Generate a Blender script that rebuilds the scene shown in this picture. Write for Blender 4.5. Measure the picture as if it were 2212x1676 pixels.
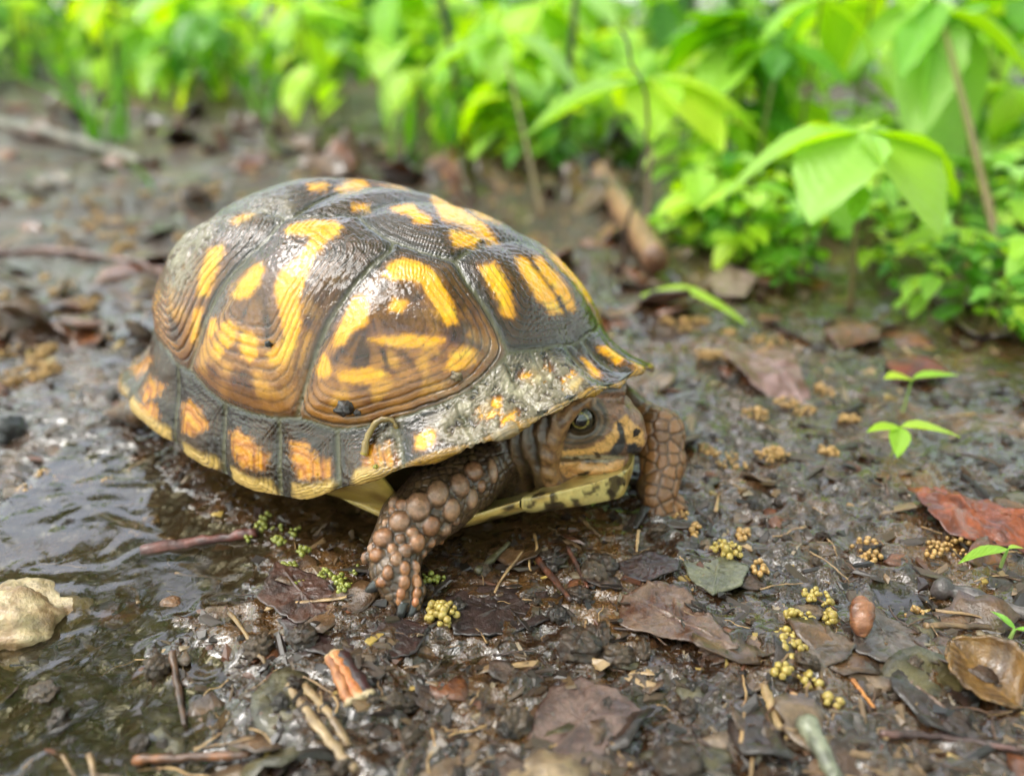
import bpy, math, random
import numpy as np
from mathutils import Vector, Matrix, kdtree

for o in list(bpy.data.objects): bpy.data.objects.remove(o)
scene = bpy.context.scene
COL = scene.collection
U = 0.01                       # everything below is written in centimetres
random.seed(7); RS = np.random.RandomState(7)

# ------------------------------------------------------------------ camera
IMG_F, IMG_CX, IMG_CY = 1736.0, 1106.0, 838.0      # photograph measured on a 2212 x 1676 grid
CAM_H, PITCH = 11.2, math.radians(25)
cam = bpy.data.cameras.new('camera'); camo = bpy.data.objects.new('camera', cam); COL.objects.link(camo)
camo.location = (0, 0, CAM_H*U); camo.rotation_euler = (math.pi/2-PITCH, 0, 0)
cam.sensor_width = 36; cam.lens = 36*IMG_F/2212
cam.clip_start = 0.004; cam.clip_end = 200
cam.dof.use_dof = True; cam.dof.focus_distance = 0.167; cam.dof.aperture_fstop = 7.8
scene.camera = camo

# ------------------------------------------------------------------ light
world = bpy.data.worlds.new('World'); scene.world = world; world.use_nodes = True
wn = world.node_tree.nodes; wl = world.node_tree.links; wn.clear()
sky = wn.new('ShaderNodeTexSky'); sky.sky_type = 'NISHITA'; sky.sun_disc = False
SUN_EL, SUN_AZ = math.radians(60), math.radians(-105)
sky.sun_elevation = SUN_EL; sky.sun_rotation = SUN_AZ
sky.dust_density = 2.5; sky.air_density = 1.0; sky.ozone_density = 1.0
bg = wn.new('ShaderNodeBackground'); bg.inputs[1].default_value = 0.15
wo = wn.new('ShaderNodeOutputWorld'); hs = wn.new('ShaderNodeHueSaturation'); hs.inputs['Saturation'].default_value = .4; wl.new(sky.outputs[0], hs.inputs['Color']); wl.new(hs.outputs[0], bg.inputs[0]); wl.new(bg.outputs[0], wo.inputs[0])
sl = bpy.data.lights.new('sun', 'SUN'); sl.energy = 1.5; sl.angle = math.radians(40); sl.color = (1, .97, .92)
so = bpy.data.objects.new('sun', sl); COL.objects.link(so); so.location = (0, 0, 3)
sd = Vector((math.sin(SUN_AZ)*math.cos(SUN_EL), math.cos(SUN_AZ)*math.cos(SUN_EL), math.sin(SUN_EL)))
so.rotation_euler = sd.to_track_quat('Z', 'Y').to_euler()
scene.view_settings.view_transform = 'Standard'; scene.view_settings.look = 'None'
scene.view_settings.exposure = 2.62; scene.view_settings.gamma = 1
scene.render.engine = 'CYCLES'

# ------------------------------------------------------------------ photograph pixel -> place
CAMP = np.array([0, 0, CAM_H]); FW = np.array([0, math.cos(PITCH), -math.sin(PITCH)]); UPV = np.array([0, math.sin(PITCH), math.cos(PITCH)])
def ray(px, py): return np.array([(px-IMG_CX)/IMG_F, 0, 0])+FW-(py-IMG_CY)/IMG_F*UPV
def at_z(px, py, z=0.0):
    d = ray(px, py); return CAMP+d*((z-CAM_H)/d[2])
def at_y(px, py, y):
    d = ray(px, py); return CAMP+d*(y/d[1])
def proj(p):
    p = np.asarray(p, float)-CAMP; d = p@FW
    return np.stack([IMG_CX+IMG_F*p[..., 0]/d, IMG_CY-IMG_F*(p@UPV)/d], -1)

# ------------------------------------------------------------------ helpers
ALB = .72                                # wet things: dark body colour, strong gloss
def lin(r, g, b):
    f = lambda c: ((c/255+.055)/1.055)**2.4 if c > 10 else c/255/12.92
    return np.array([f(r), f(g), f(b)])*ALB
def sstep(a, b, x): t = np.clip((x-a)/(b-a), 0, 1); return t*t*(3-2*t)
def mix(a, b, t): return a+(b-a)*t
_perm = np.random.RandomState(3).permutation(256); _perm = np.concatenate([_perm, _perm, _perm])
_grad = np.random.RandomState(5).normal(size=(256, 3)); _grad /= np.linalg.norm(_grad, axis=1)[:, None]
def perlin(x, y, z=0.0):
    x, y, z = np.broadcast_arrays(np.asarray(x, float), y, z)
    xi, yi, zi = np.floor(x).astype(int), np.floor(y).astype(int), np.floor(z).astype(int)
    xf, yf, zf = x-xi, y-yi, z-zi; xi &= 255; yi &= 255; zi &= 255
    u, v, w = [t*t*t*(t*(t*6-15)+10) for t in (xf, yf, zf)]
    def g(i, j, k):
        gr = _grad[_perm[_perm[_perm[xi+i]+yi+j]+zi+k] & 255]
        return gr[..., 0]*(xf-i)+gr[..., 1]*(yf-j)+gr[..., 2]*(zf-k)
    x00 = mix(g(0, 0, 0), g(1, 0, 0), u); x10 = mix(g(0, 1, 0), g(1, 1, 0), u)
    x01 = mix(g(0, 0, 1), g(1, 0, 1), u); x11 = mix(g(0, 1, 1), g(1, 1, 1), u)
    return mix(mix(x00, x10, v), mix(x01, x11, v), w)*1.5
def fbm(x, y, z=0.0, o=4, gain=.5):
    s = 0; a = 1.0; k = 1.0
    for i in range(o): s = s+a*perlin(np.asarray(x)*k+17.3*i, np.asarray(y)*k+3.1*i, np.asarray(z)*k); a *= gain; k *= 2.03
    return s
def poly_sd(P, poly):                     # signed distance to a polygon, negative inside
    poly = np.asarray(poly, float); d = np.full(len(P), 1e9); ins = np.zeros(len(P), bool)
    for i in range(len(poly)):
        a, b = poly[i], poly[(i+1) % len(poly)]; e = b-a; w = P-a
        t = np.clip((w@e)/max(e@e, 1e-9), 0, 1); d = np.minimum(d, np.linalg.norm(w-t[:, None]*e, axis=1))
        c = (a[1] > P[:, 1]) != (b[1] > P[:, 1])
        with np.errstate(divide='ignore', invalid='ignore'):
            ins ^= c & (P[:, 0] < (b[0]-a[0])*(P[:, 1]-a[1])/(b[1]-a[1]+1e-12)+a[0])
    return np.where(ins, -d, d)
def grid_faces(nu, nv, wrap_u=False):
    iu = np.arange(nu if wrap_u else nu-1); jv = np.arange(nv-1)
    I, J = np.meshgrid(iu, jv, indexing='ij'); I2 = (I+1) % nu
    return np.stack([I*nv+J, I2*nv+J, I2*nv+J+1, I*nv+J+1], -1).reshape(-1, 4)
def make_mesh(name, V, Fs, cols=None, rough=None, smooth=True, normals=None, scale=U):
    """V in cm; Fs an (n,3)/(n,4) array, or a list of such arrays / of index lists"""
    me = bpy.data.meshes.new(name); V = np.ascontiguousarray(V, float)*scale
    if isinstance(Fs, np.ndarray): Fs = [Fs]
    if len(Fs) and not isinstance(Fs[0], np.ndarray):
        tot = np.array([len(q) for q in Fs]); idx = np.concatenate([np.asarray(q) for q in Fs])
    else:
        tot = np.concatenate([np.full(len(q), q.shape[1]) for q in Fs]); idx = np.concatenate([q.ravel() for q in Fs])
    me.vertices.add(len(V)); me.vertices.foreach_set('co', V.ravel())
    me.loops.add(len(idx)); me.loops.foreach_set('vertex_index', idx.astype(np.int32))
    me.polygons.add(len(tot)); me.polygons.foreach_set('loop_start', np.concatenate([[0], np.cumsum(tot)[:-1]]).astype(np.int32))
    me.update(calc_edges=True); me.validate()
    me.polygons.foreach_set('use_smooth', np.full(len(me.polygons), smooth))
    if cols is not None:
        at = me.color_attributes.new('Col', 'FLOAT_COLOR', 'POINT')
        at.data.foreach_set('color', np.concatenate([cols, np.ones((len(cols), 1))], 1).ravel().astype(np.float32))
    if rough is not None:
        at = me.attributes.new('rough', 'FLOAT', 'POINT'); at.data.foreach_set('value', np.asarray(rough, np.float32))
    if normals is not None: me.normals_split_custom_set_from_vertices(normals.tolist())
    return me
def add(name, me, mat=None, parent=None, label=None, cat=None, group=None, kind=None, loc=None, rot=None):
    o = bpy.data.objects.new(name, me); COL.objects.link(o)
    if mat is not None and me is not None and not len(me.materials): me.materials.append(mat)
    if parent is not None: o.parent = parent
    if loc is not None: o.location = Vector([c*U for c in loc])
    if rot is not None: o.rotation_euler = rot
    if label: o['label'] = label
    if cat: o['category'] = cat
    if group: o['group'] = group
    if kind: o['kind'] = kind
    return o
def tube(pts, rad, ns=10, caps=True, squash=1.0):
    """swept tube with a radius at each point; returns verts, faces"""
    pts = np.asarray(pts, float); n = len(pts); rad = np.broadcast_to(np.asarray(rad, float), (n,))
    T = np.gradient(pts, axis=0); T /= np.linalg.norm(T, axis=1)[:, None]+1e-9
    ref = np.array([0, 0, 1.0]) if abs(T[0][2]) < .9 else np.array([1.0, 0, 0])
    A = np.cross(T, ref); A /= np.linalg.norm(A, axis=1)[:, None]+1e-9; B = np.cross(T, A)
    th = np.linspace(0, 2*np.pi, ns, endpoint=False)
    V = pts[:, None]+rad[:, None, None]*(np.cos(th)[None, :, None]*A[:, None]+squash*np.sin(th)[None, :, None]*B[:, None])
    i, j = np.meshgrid(np.arange(n-1), np.arange(ns), indexing='ij'); j2 = (j+1) % ns
    Fq = np.stack([i*ns+j, i*ns+j2, (i+1)*ns+j2, (i+1)*ns+j], -1).reshape(-1, 4)
    Fs = [list(q) for q in Fq]
    if caps: Fs += [list(range(ns-1, -1, -1)), [(n-1)*ns+k for k in range(ns)]]
    return V.reshape(-1, 3), Fs
class MB:
    def __init__(s): s.V = []; s.F = []; s.C = []; s.n = 0
    def put(s, V, Fs, col=None):
        s.V.append(np.asarray(V)); s.F += [[int(k)+s.n for k in q] for q in Fs]; s.n += len(V)
        if col is not None: s.C.append(np.broadcast_to(col, (len(V), 3)))
    def mesh(s, name, **k): return make_mesh(name, np.concatenate(s.V), s.F, cols=np.concatenate(s.C) if s.C else None, **k)
def spline(pts, n):
    pts = np.asarray(pts, float); m = len(pts); t = np.linspace(0, m-1, n); i = np.clip(t.astype(int), 0, m-2); f = (t-i)[:, None]
    p = lambda k: pts[np.clip(k, 0, m-1)]
    a, b, c, d = p(i-1), p(i), p(i+1), p(i+2)
    return .5*(2*b+(c-a)*f+(2*a-5*b+4*c-d)*f**2+(3*b-a-3*c+d)*f**3)

# ------------------------------------------------------------------ materials
def new_mat(name):
    m = bpy.data.materials.new(name); m.use_nodes = True; nt = m.node_tree
    b = nt.nodes['Principled BSDF']; return m, nt, b
def N(nt, t, **k):
    n = nt.nodes.new(t)
    for a, v in k.items():
        if a in n.inputs: n.inputs[a].default_value = v
        else: setattr(n, a, v)
    return n
def ramp(nt, stops, src):
    r = nt.nodes.new('ShaderNodeValToRGB'); e = r.color_ramp.elements
    while len(e) < len(stops): e.new(.5)
    for q, (p, c) in zip(e, stops): q.position = p; q.color = (*c, 1)
    nt.links.new(src, r.inputs[0]); return r.outputs[0]
def bump(nt, bsdf, specs, base=None):
    """specs: (texture scale per metre, strength distance in metres, detail)"""
    prev = base; co = nt.nodes.new('ShaderNodeTexCoord').outputs['Object']
    for sc, dist, det in specs:
        t = N(nt, 'ShaderNodeTexNoise', Scale=sc, Detail=det, Roughness=.6); nt.links.new(co, t.inputs['Vector'])
        b = N(nt, 'ShaderNodeBump', Strength=1.0, Distance=dist); nt.links.new(t.outputs['Fac'], b.inputs['Height'])
        if prev is not None: nt.links.new(prev, b.inputs['Normal'])
        prev = b.outputs['Normal']
    nt.links.new(prev, bsdf.inputs['Normal'])
def attr_mat(name, rough=.35, coat=.0, bumps=(), spec=.5, coat_rough=.08, use_rough=False, sss=0.0, noise=0.0, nscale=400):
    m, nt, b = new_mat(name); a = N(nt, 'ShaderNodeAttribute', attribute_name='Col'); c = a.outputs['Color']
    if noise:
        co = nt.nodes.new('ShaderNodeTexCoord').outputs['Object']
        t = N(nt, 'ShaderNodeTexNoise', Scale=nscale, Detail=6, Roughness=.65); nt.links.new(co, t.inputs['Vector'])
        r = N(nt, 'ShaderNodeMapRange'); r.inputs[1].default_value = .25; r.inputs[2].default_value = .75; r.inputs[3].default_value = 1-noise; r.inputs[4].default_value = 1+noise
        nt.links.new(t.outputs['Fac'], r.inputs[0])
        v = N(nt, 'ShaderNodeVectorMath', operation='SCALE'); nt.links.new(c, v.inputs[0]); nt.links.new(r.outputs[0], v.inputs['Scale']); c = v.outputs[0]
    nt.links.new(c, b.inputs['Base Color'])
    b.inputs['Roughness'].default_value = rough; b.inputs['Specular IOR Level'].default_value = spec
    b.inputs['Coat Weight'].default_value = coat; b.inputs['Coat Roughness'].default_value = coat_rough
    if sss: b.inputs['Subsurface Weight'].default_value = sss; b.inputs['Subsurface Radius'].default_value = (.002, .001, .0005)
    if use_rough:
        a2 = N(nt, 'ShaderNodeAttribute', attribute_name='rough'); nt.links.new(a2.outputs['Fac'], b.inputs['Roughness'])
    if bumps: bump(nt, b, bumps)
    return m
# ================================================================== the turtle
ALPHA = math.radians(37)
TF = np.array([math.cos(ALPHA), -math.sin(ALPHA), 0]); TL = np.array([math.sin(ALPHA), math.cos(ALPHA), 0]); TO = np.array([-3.9, 20.9, 0])
ROLL = .12; TZ = -1.0
def t2w(p):
    p = np.asarray(p, float); w = TO+p[..., :1]*TF+p[..., 1:2]*TL
    w = np.array(w); w[..., 2] = p[..., 2]-ROLL*p[..., 1]+TZ; return w
def w2t(w):
    d = np.asarray(w, float)-TO; y = d@TL
    return np.stack([d@TF, y, d[..., 2]+ROLL*y-TZ], -1)
SA, SB, SN = 7.65, 5.5, 2.4; APEX = np.array([-.6, 0]); ZTOP = 8.18
_rimd = np.radians([0, 8, 14, 20, 27, 34, 42, 50, 58, 65, 72, 83, 97, 108, 126, 150, 180])
_rimz = np.array([4.72, 4.85, 4.82, 4.65, 4.4, 4.12, 3.75, 3.28, 2.75, 2.2, 1.95, 1.93, 2.0, 2.18, 2.25, 2.2, 2.1])
_rd = np.linspace(0, np.pi, 181); _rz = np.interp(_rd, _rimd, _rimz)
for _ in range(14): _rz[1:-1] = (_rz[:-2]+2*_rz[1:-1]+_rz[2:])/4
_rimd, _rimz = _rd, _rz
PROF = {  # radial fraction, height fraction from the top of the dome to the rim and under its lip
 'side': [(0, 1), (.18, .99), (.37, .95), (.56, .87), (.73, .73), (.86, .54), (.925, .35), (.95, .20), (.985, .09), (1, 0), (.985, -.03), (.93, -.03)],
 'front': [(0, 1), (.16, .98), (.31, .93), (.48, .85), (.64, .73), (.77, .52), (.85, .28), (.90, .13), (.95, .05), (1, 0), (.985, -.012), (.93, .0)],
 'rear': [(0, 1), (.18, .98), (.34, .91), (.51, .80), (.66, .66), (.755, .5), (.80, .33), (.84, .17), (.92, .065), (1, 0), (.99, -.035), (.93, -.04)]}
def shell_point(phi, t):
    """phi from the nose (negative = right side), t 0 at the top, 9/11 at the rim, 1 under the lip"""
    phi, t = np.broadcast_arrays(phi, t); c, s = np.cos(phi), np.sin(phi)
    rr = (np.abs(c/SA)**SN+np.abs(s/SB)**SN)**(-1/SN)
    # phi is the elliptic parameter direction in (x/a, y/b) space
    ex, ey = np.cos(phi)*SA, np.sin(phi)*SB; k = ((np.abs(ex)/SA)**SN+(np.abs(ey)/SB)**SN)**(-1/SN); ex, ey = ex*k, ey*k
    wf = sstep(.25, .95, c); wr = sstep(.1, .9, -c)
    pr = 0; pz = 0; u = np.clip(t*11, 0, 11)
    for key, w in (('side', 1-wf-wr), ('front', wf), ('rear', wr)):
        T = spline(PROF[key], 331); pr = pr+w*np.interp(u, np.linspace(0, 11, 331), T[:, 0]); pz = pz+w*np.interp(u, np.linspace(0, 11, 331), T[:, 1])
    a = np.abs((phi+np.pi) % (2*np.pi)-np.pi); zr = np.interp(a, _rimd, _rimz)
    fl = 1+.02*sstep(.7, .82, t)*(wr*1.6+wf*1.2)
    x = APEX[0]+(ex-APEX[0])*pr*fl; y = ey*pr*fl; z = zr+(ZTOP-zr)*pz
    return np.stack([x, y, z], -1)
# denser on the right flank, which faces the camera
PH = np.concatenate([np.linspace(-np.pi, 0, 640, endpoint=False), np.linspace(0, np.pi, 320, endpoint=False)])
NP, NR = len(PH), 300; TT = np.linspace(.004, 1, NR)
PHG, TG = np.meshgrid(PH, TT, indexing='ij')
SH = shell_point(PHG, TG)                     # (NP, NR, 3) turtle frame
# smooth rim height around phi a little
def vnormals(G):
    gp = np.roll(G, -1, 0)-np.roll(G, 1, 0); gt = np.gradient(G, axis=1); n = np.cross(gt, gp); return n/(np.linalg.norm(n, axis=-1, keepdims=True)+1e-12)
NB = vnormals(SH); W0 = t2w(SH); NW = np.array(TO*0+NB[..., :1]*TF+NB[..., 1:2]*TL); NW[..., 2] = NB[..., 2]
if (NB[:, 60, 2] < 0).mean() > .5: NB = -NB; NW = -NW
FACING = np.einsum('ijk,ijk->ij', NW, CAMP-W0) > 0
PIX = proj(W0)
_vis = np.argwhere(FACING & (TG < .93)); _vp = PIX[_vis[:, 0], _vis[:, 1]]
_kd = kdtree.KDTree(len(_vp))
for i, p in enumerate(_vp): _kd.insert((p[0], p[1], 0), i)
_kd.balance()
def px2q(px, py):                              # photograph pixel -> unfolded shell plane
    i = _vis[_kd.find((px, py, 0))[1]]; ph, t = PH[i[0]], TT[i[1]]
    return np.array([t*math.cos(ph), t*math.sin(ph)])
def pxl(pts): return np.array([px2q(*p) for p in pts])
Q = np.stack([TG*np.cos(PHG), TG*np.sin(PHG)], -1)
QA = Q.copy(); QA[..., 1] = -np.abs(QA[..., 1])       # everything folded to the right half
# seams traced on the right flank
Y12 = (848, 522); Y34 = (637, 470)
cm = pxl([(362, 756), (373, 773), (413, 798), (447, 841), (476, 861), (533, 887), (590, 900), (641, 900), (675, 910), (715, 922), (747, 924), (789, 919), (841, 905), (901, 888), (961, 868), (1020, 840), (1060, 805), (1097, 762), (1169, 754), (1239, 744)])
cm_phi = np.arctan2(cm[:, 1], cm[:, 0]); cm_t = np.hypot(cm[:, 0], cm[:, 1])
o_ = np.argsort(cm_phi); cm_phi, cm_t = cm_phi[o_], cm_t[o_]
cm_phi = np.concatenate([[-np.pi], cm_phi, [0]]); cm_t = np.concatenate([[cm_t[0]], cm_t, [cm_t[-1]]])
PHA = np.arctan2(QA[..., 1], QA[..., 0]); MARG = TG > np.interp(PHA, cm_phi, cm_t)
mseams = [np.mean(np.arctan2(pxl(s)[:, 1], pxl(s)[:, 0])) for s in [[(1239, 744), (1281, 832)], [(1204, 809), (1204, 866)], [(1100, 815), (1133, 850)], [(985, 880), (1036, 950)], [(859, 905), (862, 983)], [(721, 927), (735, 1015)], [(593, 901), (610, 1025)], [(477, 861), (490, 1000)], [(388, 801), (370, 930)], [(330, 756), (282, 858)]]]
mseams = sorted(mseams); last = mseams[0]
mseams = [last-(last+np.pi)*k/3 for k in (2, 1)]+mseams    # two more behind
mseams = np.array(sorted(mseams))
c1c2 = pxl([Y12, (844, 540), (805, 573), (752, 632), (710, 694), (685, 750), (659, 834), (641, 897)])
c2c3 = pxl([Y34, (584, 528), (528, 579), (491, 624), (461, 680), (438, 744), (416, 803)])
v2c1 = pxl([Y12, (911, 545), (983, 564)]); v1c1 = pxl([(983, 564), (1007, 606), (1043, 657), (1073, 712), (1097, 760)])
v3c2 = pxl([Y34, (774, 467)]); v2c2 = pxl([(774, 467), (797, 489), (830, 512), Y12])
v12 = pxl([(983, 564), (1040, 556), (1090, 551)]); v23 = pxl([(774, 467), (820, 462), (867, 452), (895, 433)]); v34 = pxl([Y34, (640, 440)])
def ext(line, f=1.6): return np.concatenate([line, line[-1:]+(line[-1:]-line[-2:-1])*f*3])
# fourth costal, fifth vertebral: behind, laid out like their mirror images in front
y34q = v34[0]; p45 = np.array([-.45, -.14]); c3c4b = np.array([-.50, -.36])
def tomid(p, dx=0): return np.array([p[0]+dx, 0.02])
V1 = np.concatenate([v1c1[::-1], v12[1:], [tomid(v12[-1])], [[.95, .02], [.95, -.25]]])
POL = {
 'V1': np.concatenate([[tomid(v12[0], .005)], v12[::-1][-1:], v1c1, [[.9, -.30], [.95, .02]]]),
 'V2': np.concatenate([[tomid(v23[0], .02)], v23[:1], v2c2[1:], v2c1[1:], [tomid(v12[0], .005)]]),
 'V3': np.concatenate([[tomid(v34[0], -.005)], [y34q], v3c2[1:], [tomid(v23[0], .02)]]),
 'V4': np.concatenate([[tomid(p45)], [p45], [np.array([-.3, -.21])], [y34q], [tomid(v34[0], -.005)]]),
 'V5': np.array([[-.45, .02], p45, [-.62, -.27], [-1, -.42], [-1, .02]]),
 'C1': np.concatenate([v1c1[::-1], v2c1[::-1], c1c2[1:], [[.1, -1.1], [1, -1.0], [1, -.3]]]),
 'C2': np.concatenate([c1c2[::-1], v2c2[::-1], v3c2[::-1], c2c3[1:], [ext(c2c3)[-1]], [[.1, -1.1]], [ext(c1c2)[-1]]]),
}
ID = np.full((NP, NR), -1); names = ['V1', 'V2', 'V3', 'V4', 'V5', 'C1', 'C2', 'C3', 'C4']
qa = QA.reshape(-1, 2); idf = ID.reshape(-1); best = np.full(len(qa), 1e9)
for k, nm in enumerate(names):
    if nm not in POL: continue
    sd_ = poly_sd(qa, POL[nm]); m = sd_ < best; m &= sd_ < .012; idf[m] = k; best[m] = sd_[m]
# third / fourth costal: whatever is left behind the second, split by a line
un = idf < 0; ln = lambda p: (p[:, 0]-p45[0])*(c3c4b[1]-p45[1])-(p[:, 1]-p45[1])*(c3c4b[0]-p45[0])
side = ln(qa); refs = ln(np.array([[-.35, -.45]]))[0]
idf[un & (side*refs > 0)] = 7; idf[un & (side*refs <= 0)] = 8
ID = idf.reshape(NP, NR)
LEFT = PHG > 0
ID = np.where(LEFT & (ID >= 5), ID+20, ID)
nuch = np.abs(PHA) < abs(mseams[-1])
mk = np.searchsorted(mseams, PHA)              # 12 = nuchal side ... 0 = rear
ID = np.where(MARG, np.where(nuch, 100, np.where(LEFT, 220, 120)+mk), ID)
# distance to the seams, in cm
bd = (ID != np.roll(ID, -1, 0)) | (ID != np.roll(ID, 1, 0)); bd[:, 1:] |= ID[:, 1:] != ID[:, :-1]
bd[:, :3] = False
bp = SH[bd]; kd = kdtree.KDTree(len(bp))
for i, p in enumerate(bp): kd.insert(p, i)
kd.balance()
DS = np.array([kd.find(p)[2] for p in SH.reshape(-1, 3)]).reshape(NP, NR)
for _ in range(2):
    DS = (DS*2+np.roll(DS, 1, 0)+np.roll(DS, -1, 0))/4; DS[:, 1:-1] = (DS[:, :-2]+2*DS[:, 1:-1]+DS[:, 2:])/4
# growth rings: fraction of the way from each scute's first plate (areola) to its edge
GS = np.ones((NP, NR)); AN = np.zeros((NP, NR))
SCUTES = [i for i in np.unique(ID)]
for i in SCUTES:
    m = ID == i; P3 = SH[m]; c0 = P3.mean(0)
    if i < 5: A = c0+np.array([-.35, 0, 0])
    elif i < 100: A = c0+np.array([-.25, -np.sign(c0[1])*-.75, .9])
    else: A = c0+np.array([-.15, 0, .0])
    nrm = NB[m].mean(0); nrm /= np.linalg.norm(nrm); e1 = np.cross(nrm, [0, 0, 1.0]) if abs(nrm[2]) < .95 else np.array([1.0, 0, 0]); e1 /= np.linalg.norm(e1); e2 = np.cross(nrm, e1)
    d2 = np.stack([(P3-A)@e1, (P3-A)@e2], -1); r = np.hypot(*d2.T); an = np.arctan2(d2[:, 1], d2[:, 0])
    bmask = (DS[m] < .06) | (TG[m] > .985); nb = 90; b_i = ((an+np.pi)/(2*np.pi)*nb).astype(int) % nb
    R = np.zeros(nb); np.maximum.at(R, b_i, r)
    if (R == 0).any(): R = np.interp(np.arange(nb), np.where(R > 0)[0], R[R > 0])
    for _ in range(3): R = (R*2+np.roll(R, 1)+np.roll(R, -1))/4
    Rv = np.interp((an+np.pi)/(2*np.pi)*nb-.5, np.arange(-1, nb+1), np.concatenate([R[-1:], R, R[:1]]))
    GS[m] = r/np.maximum(Rv, .05); AN[m] = an
X, Y, Z = SH[..., 0], SH[..., 1], SH[..., 2]
n1 = fbm(X*.9, Y*.9, Z*.9, 4); n2 = fbm(X*3+9, Y*3, Z*3, 4); n3 = fbm(X*11, Y*11+5, Z*11, 3)
gs = GS+.016*n1+.007*n2
RINGN = np.where(ID >= 100, 9.0, np.where(ID < 5, 11.0, 14.0))
rp = gs*RINGN; rf = rp-np.floor(rp); ringk = np.floor(rp)
rw = .55+.45*np.sin(ringk*12.9898+ID*4.1)                        # each ring its own depth
groove = np.exp(-((rf-.5)/.10)**2)*rw*sstep(.28, .42, gs)
# ---- mud smeared over the shell
MUD = np.zeros((NP, NR)); pixf = PIX.reshape(-1, 2); visf = FACING.reshape(-1)
def blob(poly, soft, amp=9.0, sc=1.0):
    sd_ = poly_sd(pixf, poly).reshape(NP, NR)+amp*(n2*.7*sc+n3*.45)
    v = 1-sstep(-soft, soft, sd_); return np.where(FACING, v, 0)
for poly, w, s_ in [([(985, 860), (1040, 815), (1100, 775), (1190, 770), (1260, 800), (1275, 830), (1215, 878), (1150, 905), (1090, 955), (1010, 975), (960, 960), (930, 915)], 1.0, 26),
                (([(380, 500), (430, 475), (475, 470), (470, 520), (430, 560), (425, 620), (375, 640), (372, 560)]), 1.0, 14),
                (([(560, 430), (640, 425), (640, 470), (560, 480), (500, 500), (470, 480)]), .55, 22),
                (([(820, 915), (870, 900), (865, 985), (815, 985)]), .6, 12), (([(1000, 700), (1090, 740), (1080, 790), (980, 850), (930, 880), (940, 840), (1010, 790)]), .35, 20)]:
    MUD = np.maximum(MUD, w*blob(poly, s_, 26))
MUD *= sstep(-.35, .25, n2+.4*n3+.28)
# ---- yellow marks
YEL = np.zeros((NP, NR)); ORG = np.zeros((NP, NR))
MARKS = [
 [(828, 600), (838, 575), (870, 562), (905, 570), (935, 588), (950, 610), (965, 640), (985, 680), (988, 700), (965, 705), (945, 680), (930, 650), (915, 620), (880, 608), (850, 612)],
 [(765, 640), (790, 645), (800, 665), (798, 700), (770, 715), (745, 745), (722, 750), (728, 720), (745, 680)],
 [(700, 765), (715, 780), (720, 800), (712, 815), (690, 815), (682, 795)], [(735, 805), (770, 800), (800, 795), (830, 800), (845, 812), (820, 822), (780, 828), (740, 825)],
 [(975, 765), (1010, 752), (1030, 762), (1025, 785), (985, 805), (960, 800)], [(850, 650), (880, 655), (870, 680), (845, 675)], [(800, 735), (880, 725), (960, 735), (940, 750), (860, 752)],
 [(615, 500), (640, 485), (680, 475), (725, 480), (745, 500), (735, 515), (705, 530), (686, 560), (668, 600), (652, 650), (655, 700), (642, 760), (620, 785), (590, 785), (582, 765), (610, 750), (620, 720), (610, 670), (600, 625), (615, 590), (652, 560), (675, 520), (650, 512), (625, 515)],
 [(520, 615), (550, 580), (572, 572), (578, 590), (570, 620), (545, 645), (515, 650), (505, 640)],
 [(485, 700), (505, 695), (522, 710), (515, 735), (500, 752), (482, 740)], [(530, 715), (552, 720), (565, 735), (562, 770), (548, 780), (530, 770), (525, 745)], [(455, 690), (470, 690), (475, 710), (462, 730), (452, 720)], [(470, 740), (485, 745), (490, 765), (480, 775), (468, 760)],
 [(432, 645), (440, 590), (458, 545), (490, 528), (488, 555), (468, 595), (452, 640)], [(424, 670), (438, 665), (432, 700), (420, 745), (414, 740)],
 [(505, 482), (530, 464), (555, 462), (545, 478), (520, 492)],
 [(757, 378), (800, 376), (842, 390), (885, 412), (862, 411), (820, 397), (780, 390)], [(725, 410), (750, 398), (785, 394), (795, 404), (770, 415), (735, 420)], [(668, 406), (700, 402), (715, 407), (700, 414), (672, 417)], [(760, 448), (800, 446), (800, 456), (765, 456)],
 [(845, 450), (890, 443), (905, 465), (930, 480), (930, 492), (900, 490), (880, 472), (850, 462)],
 [(930, 428), (965, 437), (1000, 463), (1040, 488), (1078, 527), (1060, 528), (1020, 502), (985, 492), (955, 482), (943, 460)], [(1010, 453), (1050, 470), (1078, 488), (1058, 486), (1020, 470)], [(970, 505), (1050, 512), (1020, 532), (980, 535)],
 [(1035, 580), (1065, 575), (1085, 600), (1100, 640), (1105, 685), (1085, 680), (1070, 640), (1045, 605)], [(1108, 565), (1130, 563), (1160, 598), (1195, 648), (1210, 680), (1182, 680), (1150, 642), (1125, 602)], [(1148, 560), (1165, 563), (1200, 598), (1226, 638), (1237, 674), (1220, 670), (1190, 627), (1160, 592)],
 [(1175, 537), (1195, 545), (1230, 575), (1257, 615), (1278, 655), (1262, 652), (1235, 612), (1200, 577)],
 [(1290, 752), (1312, 752), (1345, 780), (1330, 786)], [(1363, 786), (1385, 793), (1402, 812), (1385, 809)],
 [(1125, 815), (1150, 795), (1180, 795), (1190, 815), (1165, 835), (1135, 835)], [(1212, 830), (1235, 810), (1258, 828), (1245, 846), (1220, 850)], [(1255, 775), (1275, 785), (1295, 815), (1280, 815)],
 [(1030, 890), (1055, 868), (1082, 868), (1088, 890), (1062, 907), (1035, 907)], [(1085, 905), (1112, 893), (1118, 915), (1090, 927)], [(900, 945), (930, 930), (945, 935), (940, 955), (920, 975), (900, 970)]]
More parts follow.
